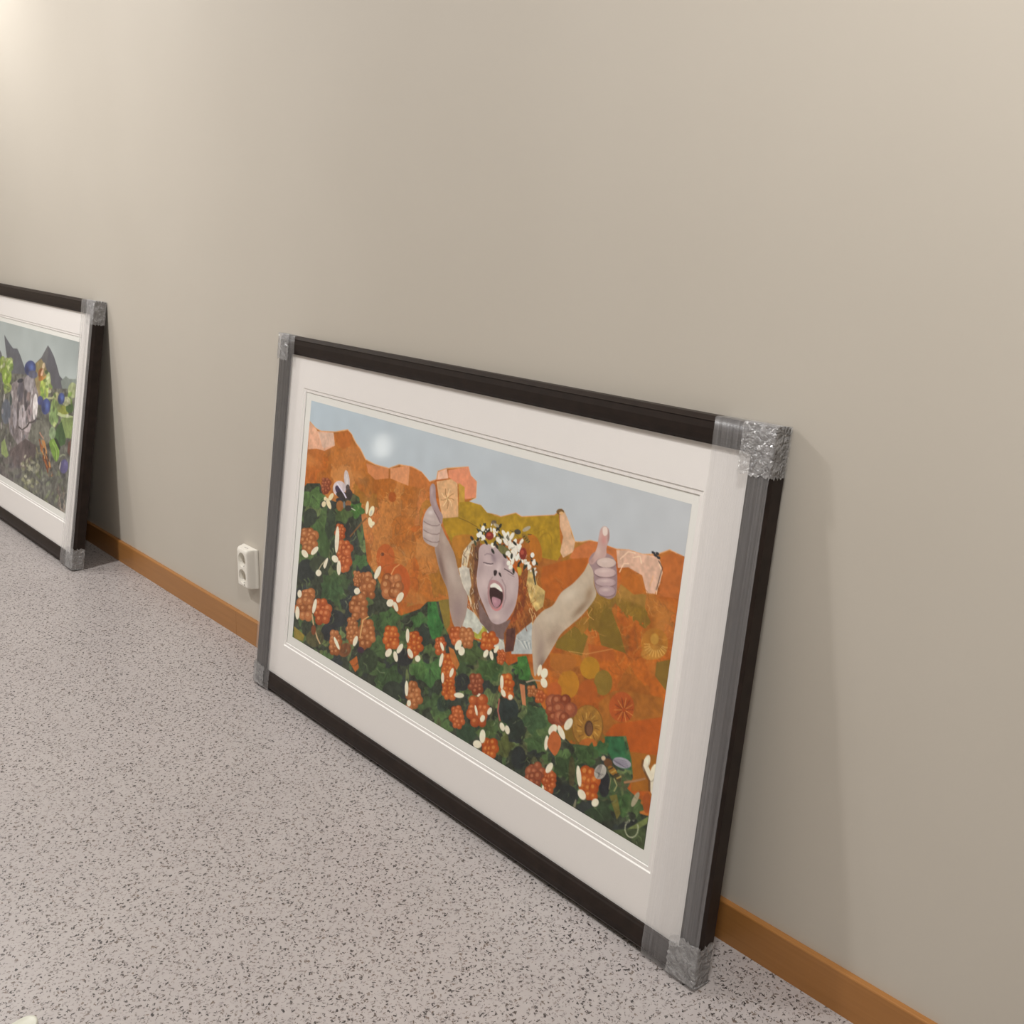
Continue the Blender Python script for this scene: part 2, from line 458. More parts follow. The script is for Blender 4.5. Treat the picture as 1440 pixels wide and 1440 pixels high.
    def leaf(s, x, y, r, c, rot, seed, k=5):
        """lobed leaf: rounded fan with toothed rim and veins"""
        R = random.Random(seed); pts = []
        for i in range(28):
            a = i / 28 * 2 * math.pi
            q = r * (0.80 + .16 * math.cos(k * a) + R.uniform(-.07, .07)) * (0.75 if abs(a - math.pi) < .5 else 1)
            pts.append((x + q * math.cos(a + rot), y + q * math.sin(a + rot)))
        s.poly(pts, c, .28)
        for i in range(4):
            a = rot + R.uniform(-1.3, 1.3)
            s.line([(x - .3 * r * math.cos(rot), y - .3 * r * math.sin(rot)), (x + .45 * r * math.cos(a), y + .45 * r * math.sin(a)), (x + .8 * r * math.cos(a), y + .8 * r * math.sin(a))],
                   r * .07, tuple(np.array(c) * (1.28 if i % 2 else .7)), .6, True)
    def squiggles(s, box_, n, c, ln, wd, seed, alpha=.6):
        R = random.Random(seed)
        for _ in range(n):
            x, y = R.uniform(box_[0], box_[2]), R.uniform(box_[1], box_[3]); a = R.uniform(0, 6.28); pts = [(x, y)]
            for _k in range(5):
                a += R.uniform(-.9, .9); x += ln * math.cos(a); y += ln * math.sin(a); pts.append((x, y))
            s.line(pts, wd, c, alpha * R.uniform(.5, 1))
    def finish(s, gain=1.22, lift=.002):
        a = np.clip(s.a, 1, 255)
        ch = np.clip(((a[..., 0] - a[..., 2]) / a[..., 0] - .35) / .4, 0, 1) * np.clip((a[..., 0] - 90) / 60, 0, 1)   # printing inks: oranges sit a little deeper
        ink = 1 - ch[..., None] * np.array((.34, .28, .34))
        return np.clip((s2l(a) - lift) * gain * ink, .003, .93)

def paint_berry_picture():
    cv = Canvas(860, 434, [(435.5, 564), (970, 709.5), (904, 1197.5), (410, 895)], 11)
    rng = cv.rng; h, w = cv.h, cv.w
    yy, xx = np.mgrid[0:h, 0:w]
    u = (xx / w)[..., None]
    cv.a[:] = np.array((172, 186, 197)) * (1 - u) + np.array((180, 184, 189)) * u
    cv.a *= (1 + .03 * (cv.n2[..., None] - .5))
    A = (400, 540, .208333); B = (680, 660, .208333); Cc = (400, 780, .208333); D = (660, 920, .208333)
    E_ = (560, 640, .236111); F = (630, 720, .138889); G = (580, 670, .159744); Hh = (740, 730, .152838); I = (410, 660, .083333); J = (800, 1000, .138889)
    # --- orange hills: silhouette, filled with patches of paint
    sil = [(400 + .208333 * x, 540 + .208333 * y) for x, y in ((100, 220), (160, 255), (200, 300), (235, 320), (330, 325), (415, 310), (440, 340), (470, 400), (500, 440), (535, 510), (600, 545), (690, 570),
           (760, 545), (850, 560), (910, 595), (965, 660), (1010, 645), (1020, 590), (1080, 570), (1225, 560), (1240, 620), (1280, 660), (1275, 770), (1230, 795), (1310, 820), (1350, 870), (1440, 890))]
    sil += [(680 + .208333 * x, 660 + .208333 * y) for x, y in ((20, 300), (100, 320), (200, 295), (240, 320), (460, 310), (510, 270), (545, 330), (570, 400), (600, 490), (650, 490), (700, 480), (760, 495), (880, 540), (960, 545),
           (1060, 575), (1130, 575), (1170, 570), (1240, 545), (1290, 570), (1400, 620))]
    sil += [(1000, 1300), (300, 1000)]
    cv.crop(0, 0, 1)
    r = cv.mask(cv.P(sil)); sl, m = r
    hills = np.zeros_like(cv.a)
    ns = 150
    sx = rng.random(ns) * w; sy = rng.random(ns) * h
    pal = np.array([(203, 116, 44), (208, 108, 36), (196, 110, 40), (212, 122, 58), (190, 104, 36), (200, 98, 30), (206, 128, 62), (182, 116, 40)], float)
    pal2 = np.array([(204, 96, 28), (196, 100, 32), (186, 104, 34), (176, 112, 36), (208, 108, 34), (150, 112, 38)], float)
    cs = np.array([pal[rng.integers(len(pal))] if sx[i] < w * .55 else pal2[rng.integers(len(pal2))] for i in range(ns)])
    wx = xx + 26 * (cv.n2 - .5) + 10 * (cv.n1 - .5); wy = yy + 26 * (vnoise(h, w, 20, rng) - .5) + 8 * (cv.n3 - .5)
    best = np.full((h, w), 1e9); sec_ = np.full((h, w), 1e9); bi = np.zeros((h, w), int)
    for i in range(ns):
        d = (wx - sx[i]) ** 2 + (wy - sy[i]) ** 2
        c1 = d < best
        sec_ = np.where(c1, best, np.minimum(sec_, d)); bi[c1] = i; best = np.where(c1, d, best)
    hills = cs[bi]
    edge = np.clip(1 - (np.sqrt(sec_) - np.sqrt(best)) / 2.2, 0, 1) * (vnoise(h, w, 9, rng) > .45)
    hills = hills * (1 + .16 * (cv.n1 - .5) + .14 * (cv.n3 - .5) + .1 * (cv.n2 - .5))[..., None]
    lightp = np.clip((vnoise(h, w, (26, 40), rng) - .55) * 4, 0, 1)[..., None]
    hills = hills * (1 - .35 * lightp) + .35 * lightp * np.array((226, 158, 92))
    pk = np.clip(1 - yy / (h * .42), 0, 1)[..., None] * np.clip((vnoise(h, w, 34, rng) - .35) * 3, 0, 1)[..., None]
    hills = hills * (1 - .45 * pk) + .45 * pk * np.array((222, 156, 116))
    hills = hills * (1 - .30 * edge[..., None]) + edge[..., None] * .12 * np.array((250, 200, 140))
    # impasto ridges
    ri = np.abs(vnoise(h, w, 11, rng) - .5) ; rl = np.clip(1 - ri / .022, 0, 1)[..., None] * (vnoise(h, w, 30, rng) > .5)[..., None]
    hills = hills * (1 - .22 * rl) + .22 * rl * np.array((238, 178, 110))
    cv.a[sl] = cv.a[sl] * (1 - m[..., None]) + m[..., None] * hills[sl]
    cv.line([(x, y + .6) for x, y in sil[1:-3]], 1.5, (226, 176, 132), .75)
    # --- explicit patches
    cv.crop(*A)
    cv.poly([(160, 262), (215, 322), (320, 332), (330, 420), (260, 455), (205, 440), (150, 445)], (214, 164, 136), .12)
    cv.poly([(215, 330), (320, 335), (325, 415), (250, 440)], (206, 172, 152), .10)
    cv.poly([(325, 350), (415, 318), (445, 350), (435, 420), (385, 445), (345, 410)], (204, 112, 48), .12)
    cv.poly([(540, 540), (690, 575), (690, 640), (600, 650), (550, 600)], (216, 136, 88))
    cv.poly([(700, 572), (830, 555), (822, 690), (700, 640)], (222, 150, 106))
    cv.poly([(835, 562), (910, 598), (965, 665), (955, 720), (830, 690)], (212, 122, 60))
    cv.poly([(1010, 660), (1150, 640), (1158, 900), (1050, 910), (1030, 800)], (214, 168, 124), .12)
    cv.poly([(1022, 596), (1080, 575), (1090, 640), (1015, 650)], (222, 176, 150))
    cv.poly([(1090, 585), (1225, 562), (1240, 620), (1280, 662), (1275, 770), (1205, 782), (1160, 680), (1090, 632)], (224, 142, 108), .08)
    cv.poly([(1160, 670), (1200, 700), (1200, 800), (1165, 830)], (208, 160, 66))
    px = lambda c, pts: [(c[0] + c[2] * x, c[1] + c[2] * y) for x, y in pts]
    yel = px(A, [(1160, 800), (1230, 797), (1310, 822), (1350, 872), (1440, 893)]) + px(B, [(20, 305), (100, 325), (200, 300), (240, 325), (460, 315), (490, 300), (500, 480), (520, 560), (480, 620), (380, 600), (300, 450), (100, 500), (0, 520)]) + px(A, [(1280, 1060), (1110, 1070), (1060, 960), (1050, 910), (1158, 900)])
    cv.crop(0, 0, 1); cv.poly(yel, (192, 148, 38), .16)
    cv.crop(*A)
    cv.poly([(1060, 930), (1180, 900), (1290, 960), (1250, 1010), (1080, 1010)], (200, 150, 34), .12)
    cv.line([(1160, 905), (1220, 930), (1290, 970)], 5, (110, 84, 30), .8)
    cv.poly([(1130, 1030), (1250, 1020), (1260, 1060), (1180, 1180), (1120, 1120)], (202, 130, 46), .12, True)
    cv.crop(*B)
    cv.poly([(495, 300), (530, 290), (560, 360), (575, 440), (600, 495), (590, 560), (520, 600), (500, 560), (520, 460), (498, 390)], (206, 168, 136), .14)
    cv.ell(500, 290, 26, 20, (120, 84, 40)); cv.ell(508, 300, 16, 12, (214, 168, 120))
    cv.poly([(285, 450), (340, 460), (375, 540), (370, 620), (320, 600)], (208, 122, 36), .1, True)
    cv.line([(360, 470), (385, 440), (420, 432), (440, 460), (445, 520)], 4, (150, 106, 30), .7)
    cv.poly([(560, 600), (600, 535), (690, 487), (760, 495), (880, 545), (900, 580), (860, 650), (690, 650), (620, 620)], (214, 122, 70), .1)
    cv.poly([(380, 660), (560, 610), (690, 600), (680, 700), (560, 800), (480, 900), (400, 870), (370, 760)], (204, 106, 36), .1)
    cv.poly([(880, 548), (960, 548), (1060, 578), (1165, 590), (1195, 680), (1175, 780), (1140, 845), (1085, 840), (1055, 720), (960, 665), (890, 670)], (206, 168, 146), .14)
    cv.poly([(905, 680), (960, 668), (1040, 740), (1082, 842), (1000, 850), (915, 780)], (206, 114, 42), .1)
    cv.poly([(1180, 600), (1260, 560), (1345, 610), (1320, 880), (1160, 860), (1195, 720)], (208, 114, 56), .1)
    for pts in ([(905, 610), (960, 560), (1010, 570)], [(990, 600), (1040, 590), (1050, 640)], [(900, 700), (930, 640), (965, 640)], [(1170, 640), (1190, 700), (1160, 790), (1150, 850)]):
        cv.line(pts, 7, (238, 206, 178), .9)
    cv.line([(1165, 620), (1192, 670), (1170, 750), (1150, 820)], 8, (60, 46, 40), .6)
    for dx, dy in ((0, 0), (-15, -18), (20, 15), (12, -12)): cv.ell(1145 + dx, 585 + dy, 14, 9, (40, 42, 48), .6)
    cv.poly([(800, 910), (850, 960), (905, 1100), (945, 1245), (780, 1190), (755, 1080), (785, 960)], (134, 104, 34), .12)
    cv.poly([(480, 1160), (600, 1060), (690, 1130), (650, 1260), (470, 1205)], (142, 112, 38), .12)
    cv.poly([(600, 1040), (680, 990), (700, 1060), (650, 1120)], (176, 122, 44), .12)
    cv.poly([(690, 1180), (860, 1215), (870, 1300), (700, 1280)], (204, 104, 40), .1)
    cv.poly([(430, 1240), (640, 1260), (660, 1330), (440, 1340)], (206, 118, 36), .1)
    for pts in ([(680, 960), (700, 1000), (660, 1050)], [(720, 940), (690, 990), (730, 1020)], [(700, 1100), (740, 1090), (750, 1130), (715, 1140)], [(560, 1230), (680, 1250), (860, 1215)]):
        cv.line(pts, 5, (228, 166, 96), .8)
    # flower heads drawn in relief lines
    cv.ell(1140, 1180, 92, 105, (196, 124, 46), 0, .12)
    cv.ell(1135, 1240, 90, 50, (204, 140, 62), -.2, .1, .8)
    for k in range(12):
        a = .2 + k * .28; cv.line([(1150 + 40 * math.cos(a), 1190 + 36 * math.sin(a)), (1150 + 82 * math.cos(a), 1195 + 80 * math.sin(a))], 5, (234, 190, 110), .8)
    cv.ell(1140, 1150, 28, 38, (210, 152, 66))
    cv.crop(*A)
    for k in range(9):
        a = k * .7; cv.line([(1085, 775), (1085 + 28 * math.cos(a), 775 + 34 * math.sin(a)), (1085 + 46 * math.cos(a + .2), 775 + 70 * math.sin(a + .2))], 5, (238, 208, 160) if k % 2 else (166, 116, 70), .8)
    cv.ell(715, 765, 26, 34, (188, 92, 30))
    for k in range(10):
        a = k * .63; cv.line([(715 + 34 * math.cos(a), 768 + 40 * math.sin(a)), (715 + 56 * math.cos(a), 770 + 62 * math.sin(a))], 6, (222, 156, 84), .7)
    cv.line([(735, 1010), (740, 950), (760, 940), (772, 970), (755, 1010), (735, 1010)], 6, (166, 102, 44), .8)
    cv.ell(670, 1175, 62, 95, (212, 104, 42)); cv.ell(650, 1150, 12, 12, (110, 56, 30))
    cv.squiggles((320, 740, 980, 1350), 46, (232, 166, 96), 16, 4, 5, .6)
    cv.squiggles((320, 740, 980, 1350), 40, (140, 76, 26), 18, 4, 6, .55)
    cv.crop(*B); cv.squiggles((420, 740, 1280, 1400), 46, (232, 166, 92), 16, 4, 7, .55); cv.squiggles((420, 740, 1280, 1400), 40, (134, 76, 26), 18, 4, 8, .5)
    cv.squiggles((0, 400, 440, 480), 8, (150, 112, 28), 20, 4, 9, .6)
    cv.crop(*D)
    cv.ell(800, 95, 66, 76, (204, 140, 34)); cv.ell(890, 195, 62, 86, (152, 118, 44)); cv.ell(655, 205, 72, 96, (214, 138, 38)); cv.ell(785, 262, 66, 88, (198, 98, 34))
    cv.ell(560, 250, 50, 60, (212, 104, 44)); cv.ell(620, 60, 90, 60, (200, 116, 44))
    cv.poly([(860, 330), (960, 250), (1100, 260), (1290, 300), (1300, 450), (1100, 430), (960, 470), (900, 560), (860, 430)], (186, 110, 40), .14)
    cv.poly([(1000, 470), (1290, 430), (1262, 690), (1060, 660), (1020, 560), (900, 550), (960, 480)], (204, 96, 28), .1)
    cv.poly([(1060, 660), (1262, 690), (1230, 930), (1080, 930), (1080, 760)], (182, 108, 32), .1)
    cv.poly([(1250, 60), (1345, 40), (1320, 260), (1240, 150)], (140, 106, 40), .1)
    cv.ell(1015, 360, 86, 102, (206, 96, 40)); cv.ell(1035, 385, 58, 76, (198, 88, 32))
    for k in range(14):
        a = k * .45; cv.line([(1030 + 14 * math.cos(a), 380 + 16 * math.sin(a)), (1030 + 66 * math.cos(a), 380 + 84 * math.sin(a))], 5, (232, 160, 88) if k % 2 else (120, 56, 22), .8)
    cv.ell(785, 490, 108, 146, (150, 98, 36)); cv.ell(785, 486, 100, 138, (186, 128, 52), 0, .2)
    for k in range(16):
        a = k * .4; cv.line([(790 + 44 * math.cos(a), 500 + 66 * math.sin(a)), (790 + 78 * math.cos(a + .15), 500 + 104 * math.sin(a + .15))], 6, (222, 176, 92) if k % 2 else (118, 76, 28), .75)
    cv.ell(794, 504, 30, 54, (84, 54, 34)); cv.ell(798, 506, 20, 44, (112, 76, 52))
    cv.ell(790, 610, 60, 40, (206, 112, 46))
    cv.crop(*Cc)
    cv.ell(745, 190, 92, 130, (214, 100, 38)); cv.ell(770, 180, 8, 28, (110, 48, 24)); cv.line([(705, 140), (730, 90), (765, 66)], 8, (226, 164, 104), .9)
    cv.poly([(790, 360), (900, 330), (960, 340), (940, 400), (860, 430), (800, 390)], (208, 112, 40), .15)
    cv.poly([(1020, 310), (1100, 300), (1105, 470), (1050, 560), (1000, 480)], (142, 118, 50), .15)

    # --- foliage
    cv.crop(0, 0, 1)
    fol = [(425, 686), (430, 680), (448, 680), (454, 700), (470, 706), (492, 693), (503, 700), (507, 735), (511, 760), (514, 790), (528, 812), (545, 848), (560, 866), (588, 856), (598, 846), (614, 846), (622, 880), (640, 915), (655, 896), (680, 905),
           (700, 920), (712, 936), (738, 924), (745, 950), (752, 962), (758, 990), (775, 1020), (800, 1046), (845, 1052), (850, 1036), (878, 1036), (886, 1070), (888, 1095), (880, 1110), (893, 1122), (898, 1145), (915, 1150), (910, 1240), (400, 920)]
    r = cv.mask(cv.P(fol)); sl, m = r
    R = random.Random(5)
    keep = cv.a.copy()
    cv.poly(fol, (48, 54, 42), .5)
    quad = [(420, 690), (505, 700), (540, 850), (620, 870), (740, 940), (800, 1050), (890, 1060), (905, 1180)]
    greens = [(66, 88, 52), (58, 76, 48), (80, 100, 58), (50, 60, 48), (64, 84, 50), (46, 52, 50), (74, 98, 56), (92, 104, 62), (44, 50, 50), (80, 84, 56), (96, 112, 70)]
    for k in range(230):
        t = R.random(); x = 415 + t * 485; ylo = 690 + max(0, (x - 415)) * .74 if x > 515 else 685; yhi = 905 + (x - 415) * .61
        y = R.uniform(ylo - 10, yhi); rr = R.uniform(7, 20)
        cv.leaf(x, y, rr, greens[R.randrange(len(greens))], R.uniform(0, 6.28), k, R.choice((4, 5, 6)))
    # long vertical leaf strokes give the painted look
    for k in range(150):
        x = R.uniform(412, 900); ylo = 700 + max(0, x - 515) * .76; yhi = 905 + (x - 415) * .61
        y = R.uniform(ylo, yhi); g = greens[R.randrange(len(greens))]
        cv.ell(x, y, R.uniform(1.5, 4.5), R.uniform(7, 20), g, R.uniform(-.35, .35), .3, .8)
    mm = np.ones((h, w)); mm[sl] -= m
    cv.a = cv.a * (1 - mm[..., None]) + keep * mm[..., None]
    # bright single leaves and dark hollows as painted
    cv.crop(*A)
    cv.leaf(185, 770, 92, (78, 106, 58), 1.2, 31); cv.leaf(230, 950, 80, (72, 96, 54), 1.4, 32); cv.leaf(470, 850, 66, (62, 104, 44), 1.5, 33); cv.leaf(385, 880, 70, (72, 92, 50), 1.3, 34)
    cv.ell(165, 900, 46, 60, (48, 56, 46), .2, .3); cv.ell(300, 960, 34, 110, (50, 62, 46), .1, .3); cv.ell(240, 1060, 46, 120, (64, 88, 50), -.25, .3); cv.ell(420, 1000, 22, 70, (46, 44, 42), 0, .3); cv.ell(330, 1130, 34, 90, (50, 62, 46), 0, .3)
    cv.ell(140, 1260, 60, 80, (40, 46, 44), 0, .3); cv.ell(230, 1220, 70, 60, (54, 62, 46), .4, .3); cv.leaf(310, 1330, 80, (62, 86, 50), 1.3, 35); cv.leaf(500, 1200, 60, (62, 92, 52), -.9, 36); cv.ell(500, 1040, 14, 60, (70, 92, 52), -.3, .3)
    cv.crop(*Cc)
    cv.leaf(310, 240, 90, (60, 86, 52), 1.3, 41); cv.ell(330, 430, 80, 60, (40, 44, 46), .2, .3); cv.ell(290, 520, 50, 60, (38, 42, 46), 0, .3); cv.leaf(640, 470, 90, (58, 82, 48), -1.0, 42); cv.leaf(700, 430, 80, (66, 94, 52), -1.4, 43)
    cv.poly([(955, 320), (1010, 315), (1025, 400), (1060, 480), (1040, 560), (985, 570), (950, 480)], (52, 106, 52), .3)
    cv.leaf(900, 450, 70, (60, 96, 50), -1.5, 44); cv.ell(930, 540, 40, 80, (42, 52, 44), 0, .3); cv.ell(800, 690, 60, 60, (38, 40, 42), 0, .3)
    cv.leaf(690, 820, 110, (56, 78, 46), 1.5, 45); cv.leaf(970, 790, 110, (62, 98, 52), 1.5, 46); cv.leaf(900, 780, 70, (70, 104, 54), -1.2, 47); cv.leaf(1020, 1010, 90, (64, 86, 52), -.6, 48)
    cv.ell(560, 720, 60, 80, (52, 66, 44), .3, .3); cv.ell(720, 920, 70, 70, (44, 52, 42), .3, .3); cv.ell(1060, 1000, 40, 60, (46, 62, 50), .3, .3); cv.leaf(1240, 660, 100, (62, 78, 44), 1.3, 49); cv.leaf(1380, 780, 90, (58, 86, 48), 1.1, 50); cv.ell(1190, 860, 50, 60, (42, 46, 46), 0, .3)
    cv.ell(1220, 1200, 70, 60, (46, 66, 46), 0, .3); cv.leaf(1350, 1180, 80, (66, 84, 46), .4, 51); cv.poly([(60, 480), (130, 540), (120, 580), (60, 560)], (150, 128, 56), .2)
    cv.ell(200, 560, 60, 60, (74, 72, 46), .6, .3); cv.poly([(430, 720), (480, 680), (495, 760), (470, 790)], (206, 108, 44), .1); cv.ell(400, 640, 40, 50, (122, 74, 44), .5, .3)
    cv.crop(*D)
    cv.leaf(110, 90, 90, (60, 84, 44), 1.4, 61); cv.poly([(310, 20), (370, 10), (400, 120), (390, 180), (320, 170)], (60, 110, 50), .3); cv.leaf(330, 90, 60, (62, 108, 48), 1.0, 62); cv.leaf(420, 440, 110, (58, 82, 52), .5, 63); cv.leaf(430, 590, 80, (62, 86, 50), .9, 64)
    cv.ell(250, 380, 70, 90, (38, 48, 46), 0, .3); cv.ell(300, 500, 60, 80, (42, 52, 44), 0, .3); cv.leaf(210, 620, 90, (78, 84, 44), 1.2, 65); cv.ell(320, 700, 50, 80, (36, 42, 42), 0, .3); cv.leaf(650, 760, 110, (52, 72, 42), 1.4, 66)
    cv.ell(680, 800, 22, 110, (84, 70, 40), 0, .3, .7); cv.leaf(790, 680, 90, (56, 80, 44), 1.2, 67); cv.poly([(900, 560), (1025, 560), (1050, 640), (1075, 700), (1080, 790), (990, 770), (920, 660)], (44, 96, 60), .3); cv.leaf(880, 640, 60, (58, 94, 54), -.6, 68)
    cv.ell(640, 950, 90, 70, (40, 46, 44), .4, .3); cv.ell(900, 880, 40, 90, (36, 38, 42), 0, .3); cv.leaf(870, 1060, 110, (50, 66, 44), .6, 69); cv.leaf(1020, 1010, 100, (58, 84, 46), 1.5, 70)
    cv.poly([(935, 960), (985, 950), (1010, 1080), (985, 1120)], (112, 104, 50), .2); cv.leaf(1110, 1040, 70, (72, 92, 54), -1.1, 71); cv.ell(1110, 985, 18, 55, (160, 150, 124), .45, .1); cv.poly([(1050, 1190), (1200, 1100), (1190, 1150), (1090, 1210)], (112, 124, 72), .2)
    cv.ell(1060, 1150, 70, 24, (34, 38, 36), -.35, .2); cv.poly([(980, 1190), (1180, 1180), (1170, 1335), (900, 1190)], (62, 74, 46), .35); cv.ell(1190, 1010, 30, 70, (190, 92, 36), 0, .15); cv.ell(700, 1020, 8, 40, (120, 116, 96), .2)

    # leaf edges and veins catch light; gaps between the leaves go dark
    cv.crop(0, 0, 1); keep = cv.a.copy(); R2 = random.Random(77)
    for k in range(420):
        x = R2.uniform(412, 902); ylo = 695 + max(0, x - 515) * .78; yhi = 903 + (x - 415) * .61
        if ylo > yhi: continue
        y = R2.uniform(ylo, yhi); a = R2.gauss(1.5, .7); ln = R2.uniform(5, 14)
        c = R2.choice([(112, 128, 82), (96, 118, 66), (130, 140, 104), (36, 42, 36), (40, 44, 42), (84, 100, 60)])
        cv.line([(x, y), (x + ln * .5 * math.cos(a), y + ln * .5 * math.sin(a)), (x + ln * math.cos(a + .4), y + ln * math.sin(a + .4))], R2.uniform(1.0, 2.6), c, .6, True)
    cv.a = cv.a * (1 - mm[..., None]) + keep * mm[..., None]
    # --- the figure: dress, hair, arms, head
    cv.crop(*F)
    cv.poly([(160, 960), (240, 1020), (310, 1120), (420, 1200), (540, 1290), (570, 1430), (300, 1290), (120, 1180)], (188, 188, 178), .14)
    for k in range(9):
        x0 = 130 + k * 44; cv.line([(x0, 1060 + k * 22), (x0 + 60, 1110 + k * 22), (x0 + 120, 1190 + k * 20)], 9, (128, 134, 130) if k % 2 else (214, 212, 200), .7)
    cv.poly([(640, 1250), (740, 1170), (830, 1110), (840, 1300), (830, 1440), (620, 1440)], (172, 178, 178), .14)
    for k in range(7):
        cv.line([(660 + 22 * k, 1270 + 12 * k), (700 + 22 * k, 1300), (760 + 12 * k, 1390)], 8, (120, 130, 134) if k % 2 else (206, 206, 200), .7)
    cv.poly([(240, 1180), (310, 1150), (370, 1190), (360, 1260), (260, 1280)], (186, 180, 74), .2, True)
    cv.poly([(110, 560), (130, 400), (220, 290), (300, 280), (300, 400), (270, 640), (280, 800), (330, 960), (400, 1100), (300, 1110), (230, 1000), (180, 850), (90, 690)], (196, 182, 156), .25)
    cv.poly([(215, 330), (300, 290), (300, 420), (272, 640), (285, 800), (330, 960), (400, 1090), (310, 1110), (240, 1010), (200, 850), (200, 700), (170, 560)], (150, 102, 60), .4)
    cv.poly([(250, 360), (300, 320), (295, 470), (275, 640), (290, 800), (340, 960), (420, 1110), (320, 1110), (260, 1000), (235, 800), (240, 600)], (116, 74, 52), .4)
    R = random.Random(3)
    for k in range(60):
        t = R.random(); x = 170 + R.uniform(-60, 90) + 40 * t; y = 340 + 600 * t
        cv.line([(x, y), (x + R.uniform(-14, 14), y + 30), (x + R.uniform(-20, 20), y + 60)], 7, R.choice([(206, 178, 126), (176, 120, 62), (214, 206, 188), (132, 84, 48), (98, 66, 50)]), .7)
    cv.poly([(280, 880), (380, 1060), (480, 1130), (610, 1090), (600, 1210), (560, 1300), (440, 1270), (300, 1110)], (116, 94, 90), .14)
    cv.poly([(690, 640), (800, 560), (880, 740), (962, 805), (940, 960), (860, 1090), (760, 1170), (670, 1250), (640, 1410), (555, 1420), (545, 1230), (610, 1110), (680, 900)], (166, 92, 42), .4)
    cv.poly([(790, 590), (850, 600), (880, 740), (962, 805), (940, 960), (870, 1010), (810, 900), (770, 740)], (206, 176, 112), .25)
    cv.poly([(690, 660), (760, 700), (770, 850), (740, 1000), (660, 1120), (600, 1130), (680, 930)], (160, 78, 34), .4)
    cv.poly([(570, 1190), (660, 1170), (660, 1260), (640, 1410), (560, 1420)], (92, 54, 46), .3)
    for k in range(90):
        t = R.random(); x = R.uniform(690, 900) - 60 * t; y = 640 + 520 * t
        cc = R.choice([(196, 116, 54), (140, 62, 30), (178, 96, 44), (112, 56, 36), (200, 140, 72)]) if x < 800 else R.choice([(214, 188, 130), (196, 158, 88), (178, 116, 56), (224, 206, 160)])
        cv.line([(x, y), (x + R.uniform(-22, 16), y + 24), (x + R.uniform(-24, 24), y + 52)], 8, cc, .7)
    cv.fig([(290, 380), (330, 330), (400, 330), (480, 370), (560, 450), (640, 580), (684, 640), (690, 760), (660, 950), (590, 1080), (530, 1125), (470, 1138), (410, 1100), (340, 950), (285, 810), (268, 670), (285, 500)], (184, 165, 166), .04)
    cv.shade(310, 560, 40, 150, (150, 130, 132), .5); cv.shade(600, 960, 60, 140, (150, 130, 132), .55, .5); cv.shade(480, 440, 60, 60, (160, 142, 148), .6); cv.shade(340, 720, 60, 120, (204, 186, 184), .6); cv.shade(620, 760, 44, 110, (200, 184, 182), .5)
    cv.shade(440, 470, 26, 70, (128, 110, 118), .7, -.3); cv.shade(545, 520, 24, 50, (140, 120, 128), .6); cv.shade(490, 560, 34, 46, (206, 190, 190), .7); cv.shade(470, 1060, 60, 44, (206, 190, 184), .6); cv.shade(370, 900, 30, 80, (146, 126, 128), .5, -.3); cv.shade(430, 1110, 60, 24, (150, 128, 126), .4)
    cv.line([(345, 440), (370, 425), (410, 430), (430, 450)], 9, (120, 102, 110), .7); cv.line([(332, 512), (370, 522), (410, 530), (436, 524)], 9, (70, 56, 62)); cv.line([(350, 534), (390, 545), (425, 542)], 8, (214, 200, 198), .8)
    cv.line([(545, 578), (580, 596), (620, 622), (640, 640)], 10, (64, 50, 56)); cv.line([(580, 625), (620, 648), (650, 660)], 7, (140, 122, 124), .8)
    cv.poly([(440, 600), (455, 590), (475, 600), (465, 640), (448, 650), (440, 630)], (44, 32, 34), .1, True); cv.poly([(492, 615), (510, 625), (518, 660), (505, 655), (492, 635)], (50, 38, 40), .1, True); cv.shade(480, 590, 16, 16, (212, 196, 196), .8)
    cv.line([(430, 660), (400, 700), (380, 780)], 12, (146, 122, 124), .7); cv.line([(520, 680), (560, 760), (560, 880), (530, 970)], 14, (142, 120, 122), .6)
    cv.poly([(404, 705), (440, 690), (490, 710), (532, 760), (548, 850), (528, 935), (475, 1002), (425, 975), (388, 905), (378, 800)], (166, 128, 130), .06, True)
    cv.poly([(396, 905), (420, 955), (460, 985), (500, 965), (525, 920), (520, 975), (475, 1004), (425, 978)], (198, 128, 130), .05, True)
    cv.poly([(404, 770), (450, 765), (520, 805), (534, 860), (515, 940), (465, 972), (425, 930), (400, 850)], (52, 28, 28), .1, True)
    cv.poly([(425, 865), (470, 870), (512, 895), (500, 945), (462, 970), (430, 930)], (172, 128, 140), .06, True); cv.shade(455, 905, 20, 26, (196, 156, 164), .6)
    cv.poly([(404, 755), (415, 735), (450, 722), (495, 748), (526, 795), (516, 808), (455, 768), (412, 768)], (236, 226, 216), .03, True)
    # wreath
    path = [(255, 275), (300, 215), (360, 180), (430, 180), (500, 230), (560, 290), (620, 350), (690, 420), (750, 480), (810, 540), (850, 580)]
    R = random.Random(9)
    for k in range(120):
        i = R.randrange(len(path) - 1); t = R.random(); x = path[i][0] * (1 - t) + path[i + 1][0] * t + R.uniform(-45, 45); y = path[i][1] * (1 - t) + path[i + 1][1] * t + R.uniform(-62, 75)
        cc = R.choice([(44, 44, 38), (40, 40, 36), (62, 68, 46), (226, 222, 210), (218, 212, 200), (232, 228, 216)])
        cv.ell(x, y, R.uniform(7, 14), R.uniform(12, 30), cc, R.uniform(-1, 1), .1)
